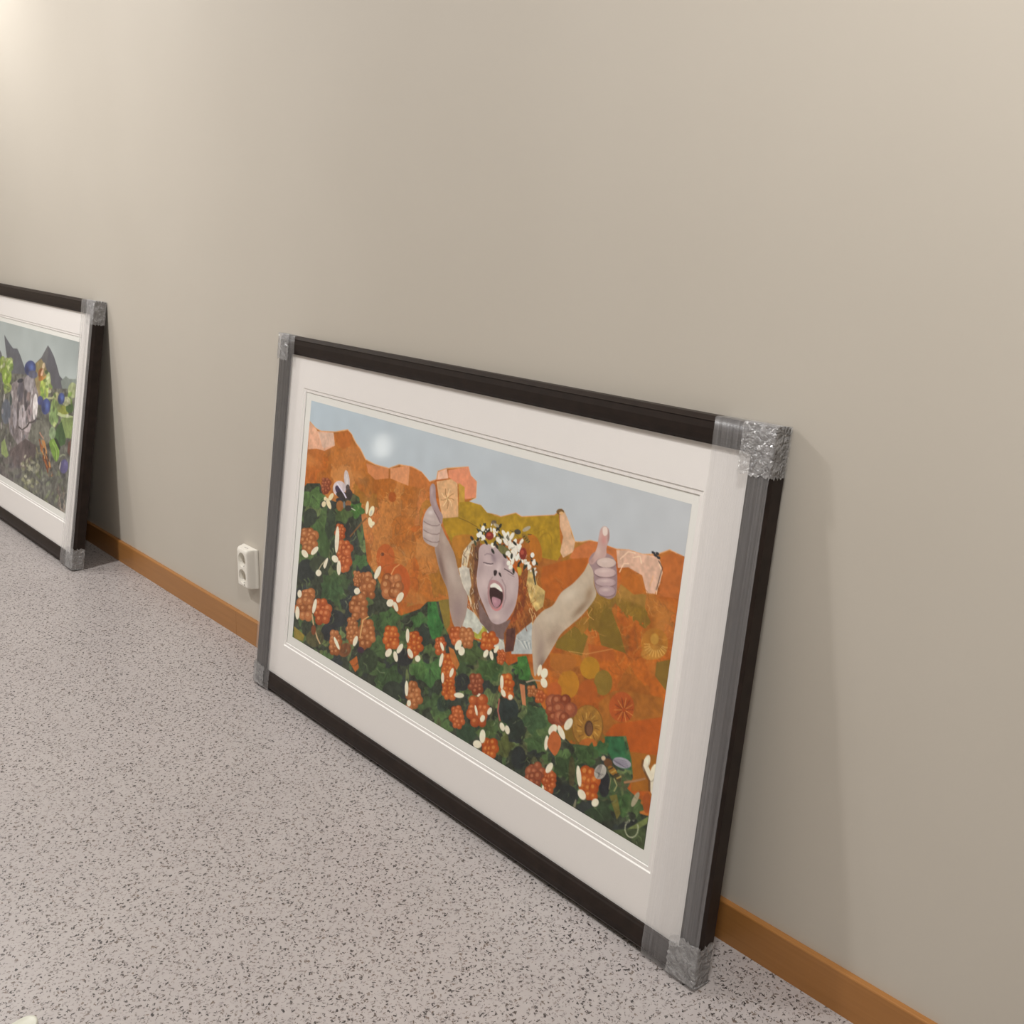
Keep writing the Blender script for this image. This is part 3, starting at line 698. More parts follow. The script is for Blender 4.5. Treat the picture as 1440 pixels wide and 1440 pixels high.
    for x, y, a, b, ro in ((545, 225, 18, 44, -.5), (575, 250, 20, 50, .2), (620, 250, 18, 46, .5), (600, 320, 20, 52, -.2), (645, 320, 20, 50, .4), (560, 310, 16, 40, -.6), (660, 390, 20, 56, .1), (690, 360, 16, 44, -.5), (640, 430, 18, 50, -.3), (680, 460, 18, 44, .4), (720, 300, 14, 34, .6), (630, 500, 16, 40, .2)):
        cv.ell(x + 4, y + 5, a, b, (150, 142, 130), ro, .05, .7); cv.ell(x, y, a, b, (226, 221, 210), ro, .06)
    cv.poly([(560, 260), (580, 230), (600, 280), (590, 300)], (110, 106, 92)); cv.poly([(470, 350), (530, 340), (610, 400), (600, 450), (540, 440), (495, 400)], (112, 110, 66), .2, True)
    for x, y in ((330, 175), (300, 225), (330, 255), (285, 240), (440, 235), (480, 280), (500, 300), (430, 340), (600, 440), (590, 520), (620, 470), (830, 440), (845, 520), (800, 560), (700, 350), (780, 530), (580, 420), (610, 560)):
        cv.ell(x, y, 20, 26, (232, 228, 218), R.uniform(-.6, .6), .06)
    for x, y in ((380, 200), (450, 320), (470, 350), (360, 310), (430, 400), (550, 450), (620, 450), (700, 520), (760, 560), (690, 560), (640, 600), (650, 320), (500, 240)):
        cv.ell(x, y, 12, 30, (38, 40, 34), R.uniform(-.8, .8), .1)
    for x, y, a, b in ((398, 245, 40, 42), (735, 425, 38, 60)):
        cv.ell(x, y, a, b, (150, 50, 40), 0, .2); cv.ell(x - 8, y - 12, a * .5, b * .4, (196, 84, 66), 0, .1)
    cv.poly([(675, 560), (720, 575), (715, 640), (690, 640), (680, 600)], (206, 170, 70), .1, True); cv.poly([(825, 590), (850, 595), (868, 740), (856, 745)], (62, 62, 50))
    cv.line([(300, 130), (310, 160)], 8, (46, 50, 40)); cv.line([(260, 170), (290, 190)], 7, (46, 50, 40)); cv.ell(440, 110, 26, 24, (120, 104, 84), 0, .3); cv.ell(465, 140, 30, 16, (176, 164, 138), .5, .2)
    # bees on the wreath
    cv.ell(760, 270, 26, 58, (160, 122, 46), -.6, .1)
    for k in range(4): cv.line([(735 + 16 * k, 262 + 18 * k), (755 + 16 * k, 245 + 18 * k)], 9, (40, 34, 28))
    cv.ell(680, 205, 34, 26, (66, 62, 54), .3, .2); cv.ell(770, 175, 46, 20, (164, 158, 150), -.5, .1, .9); cv.line([(640, 210), (600, 190)], 6, (50, 44, 36)); cv.line([(780, 230), (820, 232)], 7, (50, 46, 40))
    # left arm
    cv.crop(*G)
    cv.poly([(385, 810), (430, 790), (480, 810), (500, 960), (470, 1050), (430, 970)], (196, 190, 178), .15)
    cv.poly([(440, 1180), (500, 1180), (600, 1330), (560, 1390), (420, 1300)], (190, 192, 182), .15)
    arm = [(178, 620), (215, 520), (232, 440), (265, 510), (345, 670), (378, 800), (425, 960), (466, 1050), (458, 1190), (410, 1330), (352, 1320), (312, 1180), (292, 1010), (232, 860), (195, 720)]
    cv.fig(arm, (162, 142, 132))
    cv.shade(330, 850, 44, 170, (188, 174, 164), .7, -.25); cv.shade(240, 800, 24, 180, (112, 88, 80), .8, -.22); cv.shade(260, 560, 20, 60, (184, 168, 156), .6, -.3); cv.shade(380, 1180, 70, 130, (146, 126, 124), .8); cv.shade(430, 1080, 26, 100, (164, 146, 140), .6); cv.shade(400, 940, 30, 60, (176, 162, 150), .5)
    cv.fig([(106, 300), (150, 262), (180, 310), (220, 380), (232, 430), (218, 520), (205, 600), (180, 622), (110, 592), (76, 545), (72, 450), (78, 370)], (178, 162, 158), .04)
    for y0 in (395, 470, 540):
        cv.line([(78, y0), (110, y0 + 22), (150, y0 + 40), (200, y0 + 42), (222, y0 + 30)], 9, (122, 102, 100), .75)
        cv.shade(130, y0 - 22, 44, 18, (202, 188, 182), .6, .3)
    cv.shade(140, 320, 30, 26, (214, 204, 202), .8); cv.shade(90, 570, 30, 26, (140, 120, 112), .5)
    cv.fig([(134, 100), (158, 66), (182, 95), (188, 200), (215, 290), (246, 350), (238, 420), (215, 400), (175, 320), (140, 240), (133, 170)], (156, 134, 136), .04)
    cv.shade(150, 130, 12, 50, (190, 172, 172), .7); cv.shade(180, 240, 14, 60, (180, 164, 166), .5, -.3); cv.line([(170, 300), (205, 360), (225, 410)], 8, (104, 84, 86), .6)
    # right arm
    cv.crop(*Hh)
    arm = [(556, 405), (505, 490), (410, 595), (300, 680), (225, 795), (130, 850), (45, 955), (30, 1090), (40, 1290), (58, 1445), (92, 1400), (165, 1290), (240, 1160), (300, 1060), (400, 970), (500, 880), (620, 715), (600, 600), (595, 470)]
    cv.fig(arm, (184, 168, 148))
    cv.shade(380, 700, 130, 60, (208, 196, 178), .7, -.75); cv.shade(200, 900, 90, 60, (200, 186, 168), .6, -.6); cv.shade(480, 830, 130, 34, (128, 104, 82), .75, -.82); cv.shade(560, 690, 40, 80, (142, 116, 90), .7, .3); cv.shade(230, 1090, 60, 120, (138, 114, 100), .5, .5); cv.shade(110, 1200, 50, 160, (146, 126, 116), .7, .1); cv.shade(70, 1050, 36, 100, (170, 150, 138), .5); cv.shade(120, 1340, 34, 80, (108, 86, 76), .7, .3)
    cv.fig([(552, 400), (580, 330), (640, 300), (760, 340), (803, 420), (815, 560), (802, 700), (745, 740), (690, 722), (640, 690), (605, 600), (592, 480)], (150, 126, 128), .04)
    for x, y, rx, ry, c in ((715, 410, 92, 52, (196, 176, 168)), (705, 500, 106, 50, (190, 166, 164)), (710, 590, 100, 44, (178, 154, 156)), (720, 672, 82, 54, (170, 146, 150))):
        cv.ell(x, y, rx, ry, (124, 100, 102), .05, .03); cv.ell(x, y - 5, rx * .96, ry * .88, c, .05, .03); cv.shade(x - 10, y - 18, rx * .55, ry * .36, (212, 194, 188), .6)
    cv.shade(800, 560, 18, 150, (132, 108, 112), .5); cv.shade(640, 640, 30, 60, (176, 154, 150), .4)
    cv.fig([(600, 335), (632, 250), (640, 190), (660, 100), (695, 70), (735, 98), (742, 180), (718, 262), (708, 350), (640, 372), (590, 420), (558, 400)], (186, 154, 148), .04)
    cv.shade(690, 190, 30, 60, (196, 130, 124), .6); cv.shade(640, 300, 34, 60, (206, 184, 174), .6); cv.shade(735, 170, 12, 80, (128, 98, 96), .6); cv.poly([(680, 90), (700, 74), (722, 92), (724, 140), (700, 160), (682, 140)], (214, 198, 190), .03, True); cv.shade(580, 390, 26, 40, (150, 122, 116), .6)

    cv.clip = None
    # --- bee, white blossoms
    cv.crop(*I)
    cv.ell(905, 190, 46, 170, (196, 184, 184), -.1); cv.ell(905, 200, 22, 120, (214, 206, 206), -.1); cv.ell(920, 330, 36, 70, (90, 78, 76), 0, .2); cv.ell(780, 330, 110, 130, (198, 186, 190)); cv.ell(770, 360, 50, 90, (62, 50, 70), -.5, .2)
    cv.ell(850, 450, 130, 60, (52, 46, 46), .3, .3); cv.ell(940, 430, 60, 90, (58, 50, 48), 0, .3); cv.ell(790, 520, 70, 40, (46, 44, 48), 0, .2); cv.ell(790, 620, 62, 90, (172, 106, 52), 0, .2); cv.ell(930, 580, 50, 50, (176, 112, 62), 0, .2); cv.ell(930, 660, 60, 50, (52, 46, 42), 0, .3)
    cv.line([(740, 240), (800, 330), (860, 420), (895, 490)], 24, (212, 206, 222)); cv.line([(980, 660), (1050, 700)], 14, (206, 206, 190)); cv.ell(860, 600, 20, 60, (104, 110, 112))
    for x, y, rx, ry, ro in ((520, 590, 36, 50, .2), (600, 580, 34, 100, -.35), (640, 470, 34, 70, .5), (545, 500, 26, 34, 0)): cv.petal(x, y, rx, ry, ro, (220, 206, 170))
    for x, y, rx, ry, ro in ((1245, 650, 26, 110, .1), (1320, 710, 42, 90, .3), (1300, 900, 36, 90, -.2), (1340, 920, 30, 40, .6)): cv.petal(x, y, rx, ry, ro, (226, 214, 180))
    cv.ell(1310, 740, 18, 50, (190, 190, 176), .3); cv.line([(1240, 825), (1150, 910), (1050, 1030), (960, 1140)], 24, (128, 84, 44))
    # --- berries with their white sepals
    T = [(A, [(155, 1050, 48, 85, 1), (270, 690, 28, 56, 2), (368, 995, 32, 52, 0), (395, 1160, 46, 105, 0), (150, 1430, 48, 40, 1)],
          [(130, 1145, 18, 30, -.6), (196, 1125, 16, 34, .7), (345, 1050, 14, 90, .05), (332, 1180, 20, 26, -.6), (358, 1240, 14, 50, 0), (223, 1275, 20, 18, 0), (270, 1205, 10, 34, .4), (620, 1270, 14, 36, .4), (775, 1430, 14, 24, .3), (485, 1395, 14, 20, 0)]),
         (Cc, [(132, 340, 55, 95, 1), (248, 380, 55, 82, 0), (336, 590, 40, 82, 1), (548, 205, 52, 88, 1), (482, 165, 26, 52, 1), (492, 350, 56, 84, 1), (450, 510, 40, 92, 1), (550, 530, 52, 94, 1), (720, 215, 66, 78, 1), (710, 560, 50, 76, 3), (868, 600, 46, 92, 3),
               (862, 950, 46, 92, 1), (1040, 612, 36, 58, 0), (1146, 545, 44, 60, 0), (1216, 560, 40, 68, 1), (1098, 735, 48, 62, 3), (1096, 815, 42, 58, 3), (1100, 920, 42, 58, 3), (1366, 585, 46, 60, 3), (1282, 868, 38, 64, 2), (1300, 1055, 66, 105, 0), (1156, 1095, 40, 78, 0), (1372, 1312, 55, 66, 3)],
          [(82, 390, 14, 44, 0), (96, 262, 14, 26, 0), (196, 345, 12, 50, .2), (345, 595, 10, 46, -.4), (618, 120, 16, 48, .4), (470, 580, 14, 36, .3), (480, 245, 20, 22, 0), (702, 325, 24, 26, .4), (768, 288, 20, 38, .5), (740, 350, 14, 34, -.3), (692, 660, 20, 30, .5), (768, 632, 16, 36, .5), (740, 685, 14, 36, -.2),
           (820, 545, 12, 48, 0), (838, 665, 16, 34, -.4), (888, 700, 18, 22, 0), (814, 900, 12, 52, 0), (830, 1000, 14, 22, 0), (1052, 620, 10, 30, -.3), (1160, 610, 20, 36, .4), (1182, 650, 22, 30, 0), (1046, 710, 12, 48, .2), (1056, 830, 10, 36, 0), (1116, 795, 12, 32, .3), (1166, 948, 34, 18, .1),
           (1346, 668, 16, 28, .4), (1384, 680, 12, 32, -.2), (1416, 640, 14, 26, .5), (1282, 1050, 8, 36, -.2), (1372, 1056, 14, 26, .4), (1325, 1105, 16, 24, .3), (1325, 1225, 20, 46, .05), (1290, 1278, 30, 26, .5), (1300, 935, 12, 24, .3)]),
         (D, [(240, 220, 46, 78, 3), (598, 375, 86, 86, 2), (430, 815, 55, 78, 2), (525, 860, 44, 82, 0), (800, 880, 66, 115, 3), (465, 285, 34, 44, 0), (35, 200, 42, 66, 2), (200, 20, 26, 46, 0), (410, 250, 30, 34, 1)],
          [(206, 190, 12, 48, 0), (216, 262, 14, 28, -.4), (264, 290, 16, 18, 0), (550, 512, 26, 40, .5), (656, 474, 24, 44, .5), (608, 530, 18, 52, -.4), (508, 600, 14, 50, .1), (528, 768, 20, 38, .5), (728, 825, 16, 72, -.1), (748, 950, 24, 38, -.5), (838, 1005, 24, 28, .4), (210, 490, 16, 30, -.3), (244, 510, 16, 30, -.2), (485, 905, 8, 20, 0),
           (1184, 740, 22, 56, .3), (1196, 800, 16, 60, -.3), (1232, 800, 22, 56, .3), (1222, 890, 14, 60, 0)])]
    k = 0
    for c, bs, ps in T:
        cv.crop(*c)
        for x, y, rx, ry, tn in bs:
            k += 1; cv.berry(x, y, rx, ry, tn, k)
        for x, y, rx, ry, ro in ps: cv.petal(x, y, rx, ry, ro)
    cv.crop(*D)
    cv.poly([(560, 520), (600, 560), (604, 620), (570, 685), (540, 660), (514, 610), (530, 550)], (208, 108, 56), .1, True)
    cv.petal(460, 110, 14, 40, .2); cv.petal(492, 130, 24, 34, .2); cv.petal(490, 195, 22, 34, -.3); cv.line([(370, 190), (420, 176), (470, 182)], 10, (168, 150, 126))
    cv.poly([(325, 200), (360, 210), (370, 350), (345, 340)], (204, 130, 90), .1); cv.line([(190, 300), (180, 380), (195, 450)], 10, (170, 96, 84))
    cv.crop(*Cc)
    cv.line([(180, 400), (190, 470), (215, 560), (235, 600)], 9, (188, 160, 120)); cv.ell(190, 505, 16, 34, (130, 70, 40), 0); cv.line([(210, 125), (240, 70), (275, 30)], 7, (170, 160, 130)); cv.petal(222, 122, 18, 22); cv.petal(270, 60, 9, 34, .25)
    cv.line([(500, 560), (520, 440), (560, 415)], 8, (216, 170, 110)); cv.ell(505, 640, 24, 20, (60, 34, 52), .4); cv.poly([(1095, 620), (1130, 640), (1170, 740), (1150, 780), (1110, 700)], (206, 122, 58), .1)
    # hover fly, lower right
    cv.crop(*J)
    cv.ell(520, 530, 96, 52, (150, 146, 158), .3, .1); cv.ell(300, 620, 60, 78, (170, 166, 158), .4, .1)
    for k in range(5):
        cv.line([(420 + 10 * k, 500 + 6 * k), (500 + 16 * k, 500 + 22 * k), (570 + 6 * k, 520 + 20 * k)], 5, (74, 70, 86), .7); cv.line([(320 - 6 * k, 550), (300 - 14 * k, 620), (270 + 16 * k, 690 - 10 * k)], 5, (70, 66, 70), .7)
    cv.ell(380, 530, 40, 50, (96, 62, 34), -.7, .2); cv.ell(425, 610, 34, 60, (170, 116, 44), -.7, .1); cv.ell(475, 680, 26, 50, (70, 60, 36), -.6, .1)
    for k in range(4): cv.line([(380 + 28 * k, 600 + 30 * k), (405 + 28 * k, 590 + 30 * k), (430 + 28 * k, 575 + 30 * k)], 13, (196, 160, 84) if k % 2 else (50, 38, 26))
    cv.ell(332, 482, 22, 24, (196, 176, 148)); cv.line([(310, 490), (250, 500), (200, 480)], 6, (50, 44, 30)); cv.line([(410, 680), (390, 800)], 10, (120, 116, 80)); cv.line([(540, 730), (650, 715), (760, 690)], 22, (166, 120, 86)); cv.line([(440, 690), (470, 760), (440, 820)], 12, (150, 150, 100))
    cv.petal(765, 540, 24, 80, .25); cv.petal(780, 620, 20, 70, -.35); cv.petal(835, 640, 30, 80, .3); cv.line([(735, 500), (725, 560), (760, 640), (800, 720), (800, 820)], 22, (92, 62, 40), .7)
    # signature: small year and a ring of letters
    lt = (196, 198, 170)
    for q in ([(552, 1140), (560, 1128), (566, 1138), (560, 1156), (574, 1152)], [(570, 1126), (580, 1122), (584, 1140), (574, 1146), (570, 1126)], [(582, 1116), (590, 1108), (594, 1118), (590, 1132), (602, 1128)], [(598, 1102), (604, 1122)]): cv.line(q, 4.5, lt)
    for k in range(15):
        a = math.radians(200 - k * 15.7); x, y = 620 + 66 * math.cos(a), 1195 + 92 * math.sin(a)
        cv.ell(x, y, 7, 12, lt, a, .05, .85); cv.ell(x, y, 2.5, 5, (70, 80, 50), a, .05, .8)
    cv.line([(630, 1110), (642, 1122), (648, 1108)], 5, lt)
    return cv.finish()

def paint_blueberry_picture():
    cv = Canvas(420, 212, [(-34.3, 442.3), (110.8, 480.5), (89, 722), (-48.5, 638.4)], 23)
    h, w = cv.h, cv.w; rng = cv.rng
    yy, xx = np.mgrid[0:h, 0:w]; u = (xx / w)[..., None]; v = (yy / h)[..., None]
    cv.a[:] = np.array((156, 164, 164)) + 18 * np.clip(v * 2.2, 0, 1) - 26 * np.clip((u - .75) * 3, 0, 1) * (1 - np.clip(v * 4, 0, 1))
    cv.a *= 1 + .06 * (cv.n2[..., None] - .5)
    K = (0, 440, .111111); L = (0, 580, .111111)
    R = random.Random(8)
    cv.crop(*K)
    cv.poly([(-400, 420), (-300, 250), (-200, 380), (-100, 330), (0, 500), (100, 900), (-500, 900)], (92, 92, 98), .1)
    cv.poly([(40, 280), (110, 395), (150, 450), (205, 455), (245, 550), (295, 700), (330, 780), (420, 900), (60, 900), (70, 560), (50, 400)], (86, 88, 96), .1)
    cv.poly([(590, 410), (625, 465), (665, 550), (700, 660), (735, 795), (800, 870), (900, 1020), (500, 1020), (400, 720), (430, 640), (510, 560)], (84, 84, 92), .1)
    cv.poly([(510, 560), (590, 410), (600, 520), (560, 700)], (98, 98, 100), .1, False, .7)
    cv.poly([(750, 860), (815, 800), (860, 835), (960, 838), (940, 1060), (780, 1020)], (118, 126, 122), .1)
    # undergrowth base
    r = cv.mask(cv.P([(-600, 800), (60, 760), (300, 780), (430, 700), (560, 960), (780, 960), (960, 960), (960, 2700), (-600, 2000)])); sl, m = r
    base = np.array((92, 92, 86)) * (1 + .5 * (cv.n1[..., None] - .5) + .4 * (cv.n3[..., None] - .5))
    cv.a[sl] = cv.a[sl] * (1 - m[..., None]) + m[..., None] * base[sl]
    cv.poly([(430, 640), (505, 580), (560, 680), (610, 820), (640, 960), (560, 1080), (450, 1060), (420, 800)], (134, 120, 84), .2)
    # grey weathered mass with pale streaks
    cv.poly([(130, 900), (250, 820), (400, 800), (470, 1040), (450, 1300), (400, 1500), (330, 1700), (200, 1660), (100, 1500), (90, 1200)], (120, 112, 114), .3)
    for x, y, rx, ry, c, ro in ((350, 900, 60, 110, (146, 140, 144), -.1), (240, 1000, 40, 130, (92, 88, 98), .1), (425, 1190, 32, 170, (206, 200, 200), .05), (262, 1330, 48, 170, (166, 158, 162), .05), (360, 1270, 30, 110, (158, 142, 146), 0), (165, 1150, 40, 120, (136, 128, 130), 0), (170, 1330, 26, 130, (150, 144, 150), 0), (60, 1250, 60, 160, (86, 92, 104), 0),
                                (310, 1180, 16, 60, (62, 58, 64), 0), (240, 860, 40, 26, (44, 46, 58), -.4), (345, 1060, 24, 60, (130, 114, 112), 0), (330, 1450, 60, 60, (164, 154, 156), .6), (300, 1110, 12, 140, (70, 66, 72), 0), (380, 1080, 10, 130, (180, 174, 176), .1), (210, 1240, 12, 120, (84, 80, 86), 0), (120, 1100, 16, 80, (60, 74, 72), 0)):
        cv.ell(x, y, rx, ry, c, ro, .2)
    cv.line([(215, 1440), (260, 1480), (320, 1440), (350, 1390), (400, 1380), (440, 1340), (510, 1370)], 18, (62, 56, 56))
    for k in range(70):
        x, y = R.uniform(0, 440), R.uniform(950, 1750); cv.ell(x, y, R.uniform(5, 12), R.uniform(20, 60), R.choice([(150, 142, 146), (84, 80, 88), (110, 100, 100), (170, 164, 164), (96, 100, 108)]), R.uniform(-.2, .2), .2, .7)
    # green leaves
    for x, y, rx, ry, c, ro in ((60, 680, 90, 110, (150, 166, 84), .2), (70, 800, 60, 120, (128, 152, 62), 0), (110, 660, 40, 90, (164, 174, 120), 0), (20, 640, 40, 90, (140, 160, 70), 0), (80, 950, 50, 60, (150, 164, 90), .2), (545, 940, 60, 130, (150, 164, 84), 0), (590, 860, 30, 110, (158, 168, 116), .05), (540, 1040, 50, 60, (140, 156, 74), 0),
                                (690, 1180, 70, 140, (126, 146, 90), .2), (660, 1320, 60, 110, (120, 144, 92), 0), (790, 1230, 80, 60, (148, 154, 70), 0), (860, 1200, 50, 70, (70, 96, 54), 0), (900, 980, 60, 100, (136, 144, 108), 0), (820, 1120, 50, 60, (168, 172, 134), .3), (700, 1060, 40, 60, (150, 150, 112), -.3), (830, 1400, 90, 90, (116, 138, 78), .3)):
        cv.ell(x, y, rx, ry, c, ro, .35)
    cv.line([(710, 1270), (760, 1300), (840, 1310), (900, 1330)], 40, (172, 184, 136)); cv.line([(540, 1080), (640, 1080), (700, 1020)], 26, (166, 170, 128))
    for k in range(46):
        x, y = R.choice([(R.uniform(480, 640), R.uniform(820, 1080)), (R.uniform(580, 900), R.uniform(980, 1440)), (R.uniform(0, 140), R.uniform(580, 1000)), (R.uniform(-400, 0), R.uniform(600, 1500))]); cv.ell(x, y, R.uniform(10, 26), R.uniform(16, 50), R.choice([(166, 176, 120), (110, 138, 64), (90, 112, 60), (184, 186, 160), (130, 140, 96)]), R.uniform(-1, 1), .3, .8)
    # butterfly, berries
    cv.ell(500, 760, 34, 60, (150, 90, 52), .2, .3); cv.ell(515, 760, 14, 50, (206, 170, 140), .3); cv.ell(500, 830, 30, 36, (172, 112, 56), .6, .3); cv.ell(535, 670, 18, 40, (190, 170, 140), .2, .3); cv.ell(570, 750, 24, 26, (70, 84, 56), 0, .3); cv.ell(545, 820, 12, 30, (196, 150, 90), .6)
    for x, y, rx, ry in ((365, 700, 72, 96), (560, 1185, 56, 102), (755, 1085, 44, 74), (-150, 1000, 80, 100), (-260, 1350, 80, 100)):
        cv.ell(x, y, rx, ry, (58, 68, 116), .1, .2); cv.shade(x + rx * .25, y - ry * .1, rx * .5, ry * .6, (96, 122, 184), .7); cv.shade(x - rx * .5, y + ry * .3, rx * .4, ry * .5, (36, 42, 72), .6)
    cv.ell(400, 780, 60, 50, (86, 88, 108), .3, .2); cv.ell(490, 1110, 36, 60, (66, 72, 116), 0, .2)
    # lower half
    cv.crop(*L)
    cv.poly([(380, 150), (470, 90), (600, 140), (640, 320), (560, 420), (420, 420), (330, 330)], (104, 104, 96), .3)
    cv.poly([(100, 480), (300, 330), (440, 420), (420, 560), (300, 700), (120, 700)], (92, 82, 82), .3)
    cv.poly([(700, 180), (760, 110), (820, 280), (800, 400), (740, 430), (660, 300)], (62, 88, 54), .3); cv.poly([(750, 80), (900, 60), (880, 330), (810, 320)], (124, 142, 88), .25); cv.ell(640, 260, 40, 80, (132, 152, 116), 0, .3)
    cv.poly([(600, 380), (660, 330), (710, 400), (728, 520), (690, 620), (640, 540)], (116, 148, 66), .2, True); cv.line([(640, 370), (690, 480), (695, 600)], 8, (150, 176, 100))
    cv.poly([(660, 330), (700, 330), (740, 440), (730, 480)], (36, 46, 36)); cv.poly([(840, 380), (880, 340), (860, 560), (830, 500)], (104, 70, 62), .2)
    for k in range(26):
        t = R.random(); x = 500 + 90 * t + R.uniform(-40, 40); y = 320 + 400 * t; cv.line([(x, y), (x + R.uniform(0, 24), y + 50), (x + R.uniform(10, 40), y + 100)], R.uniform(10, 18), R.choice([(150, 74, 34), (110, 52, 28), (178, 108, 56), (196, 138, 84), (84, 44, 30)]))
    cv.line([(480, 250), (500, 290), (530, 330)], 16, (176, 132, 112)); cv.line([(440, 440), (450, 510), (520, 520)], 12, (130, 122, 88))
    for k in range(60):
        x, y = R.uniform(260, 460), R.uniform(520, 1000); cv.ell(x, y, R.uniform(8, 26), R.uniform(10, 40), R.choice([(150, 150, 124), (110, 110, 84), (128, 128, 100), (168, 166, 146), (90, 92, 76)]), R.uniform(-1, 1), .3, .7)
    for k in range(70):
        x, y = R.uniform(400, 820), R.uniform(720, 1250); cv.ell(x, y, R.uniform(8, 22), R.uniform(14, 50), R.choice([(92, 92, 88), (74, 78, 76), (112, 120, 96), (104, 112, 78), (66, 66, 68), (128, 130, 116)]), R.uniform(-1, 1), .3, .7)
    for k in range(60):
        x, y = R.uniform(-400, 260), R.uniform(450, 900); cv.ell(x, y, R.uniform(14, 40), R.uniform(14, 50), R.choice([(88, 82, 84), (76, 74, 78), (98, 92, 92), (108, 102, 100)]), R.uniform(-1, 1), .3, .7)
    cv.ell(785, 680, 52, 90, (86, 82, 122), .1, .15); cv.shade(800, 640, 24, 40, (122, 120, 164), .6); cv.ell(735, 670, 8, 50, (170, 166, 160), .2); cv.line([(730, 560), (770, 530), (800, 540)], 20, (136, 142, 120))
    cv.poly([(0, 380), (40, 330), (90, 540), (60, 575), (0, 520)], (134, 150, 96), .2)
    for k in range(24):
        x, y = R.uniform(690, 800), R.uniform(900, 1230); cv.line([(x, y), (x + R.uniform(-20, 20), y + 40), (x + R.uniform(-30, 30), y + 80)], 9, R.choice([(140, 124, 112), (100, 84, 80), (160, 146, 134), (84, 74, 72)]), .8)
    return cv.finish()

ART1 = paint_berry_picture()
ART2 = paint_blueberry_picture()
#ART_END

# ------------------------------------------------------------------ framed pictures
FW, FH, FT, MW = 1.62978, 1.0, 0.03977, 0.0493
MAT_IN = (0.1227, 0.1400, 0.1332, 0.1446)     # l r t b : opening of the top mat
ART_IN = (0.15946, 0.16527, 0.16243, 0.17895)  # l r t b : printed image
GW = -0.0128

def ring_rect(l, r, t, b, wz):
    return [(l, -wz, b), (FW - r, -wz, b), (FW - r, -wz, FH - t), (l, -wz, FH - t)]

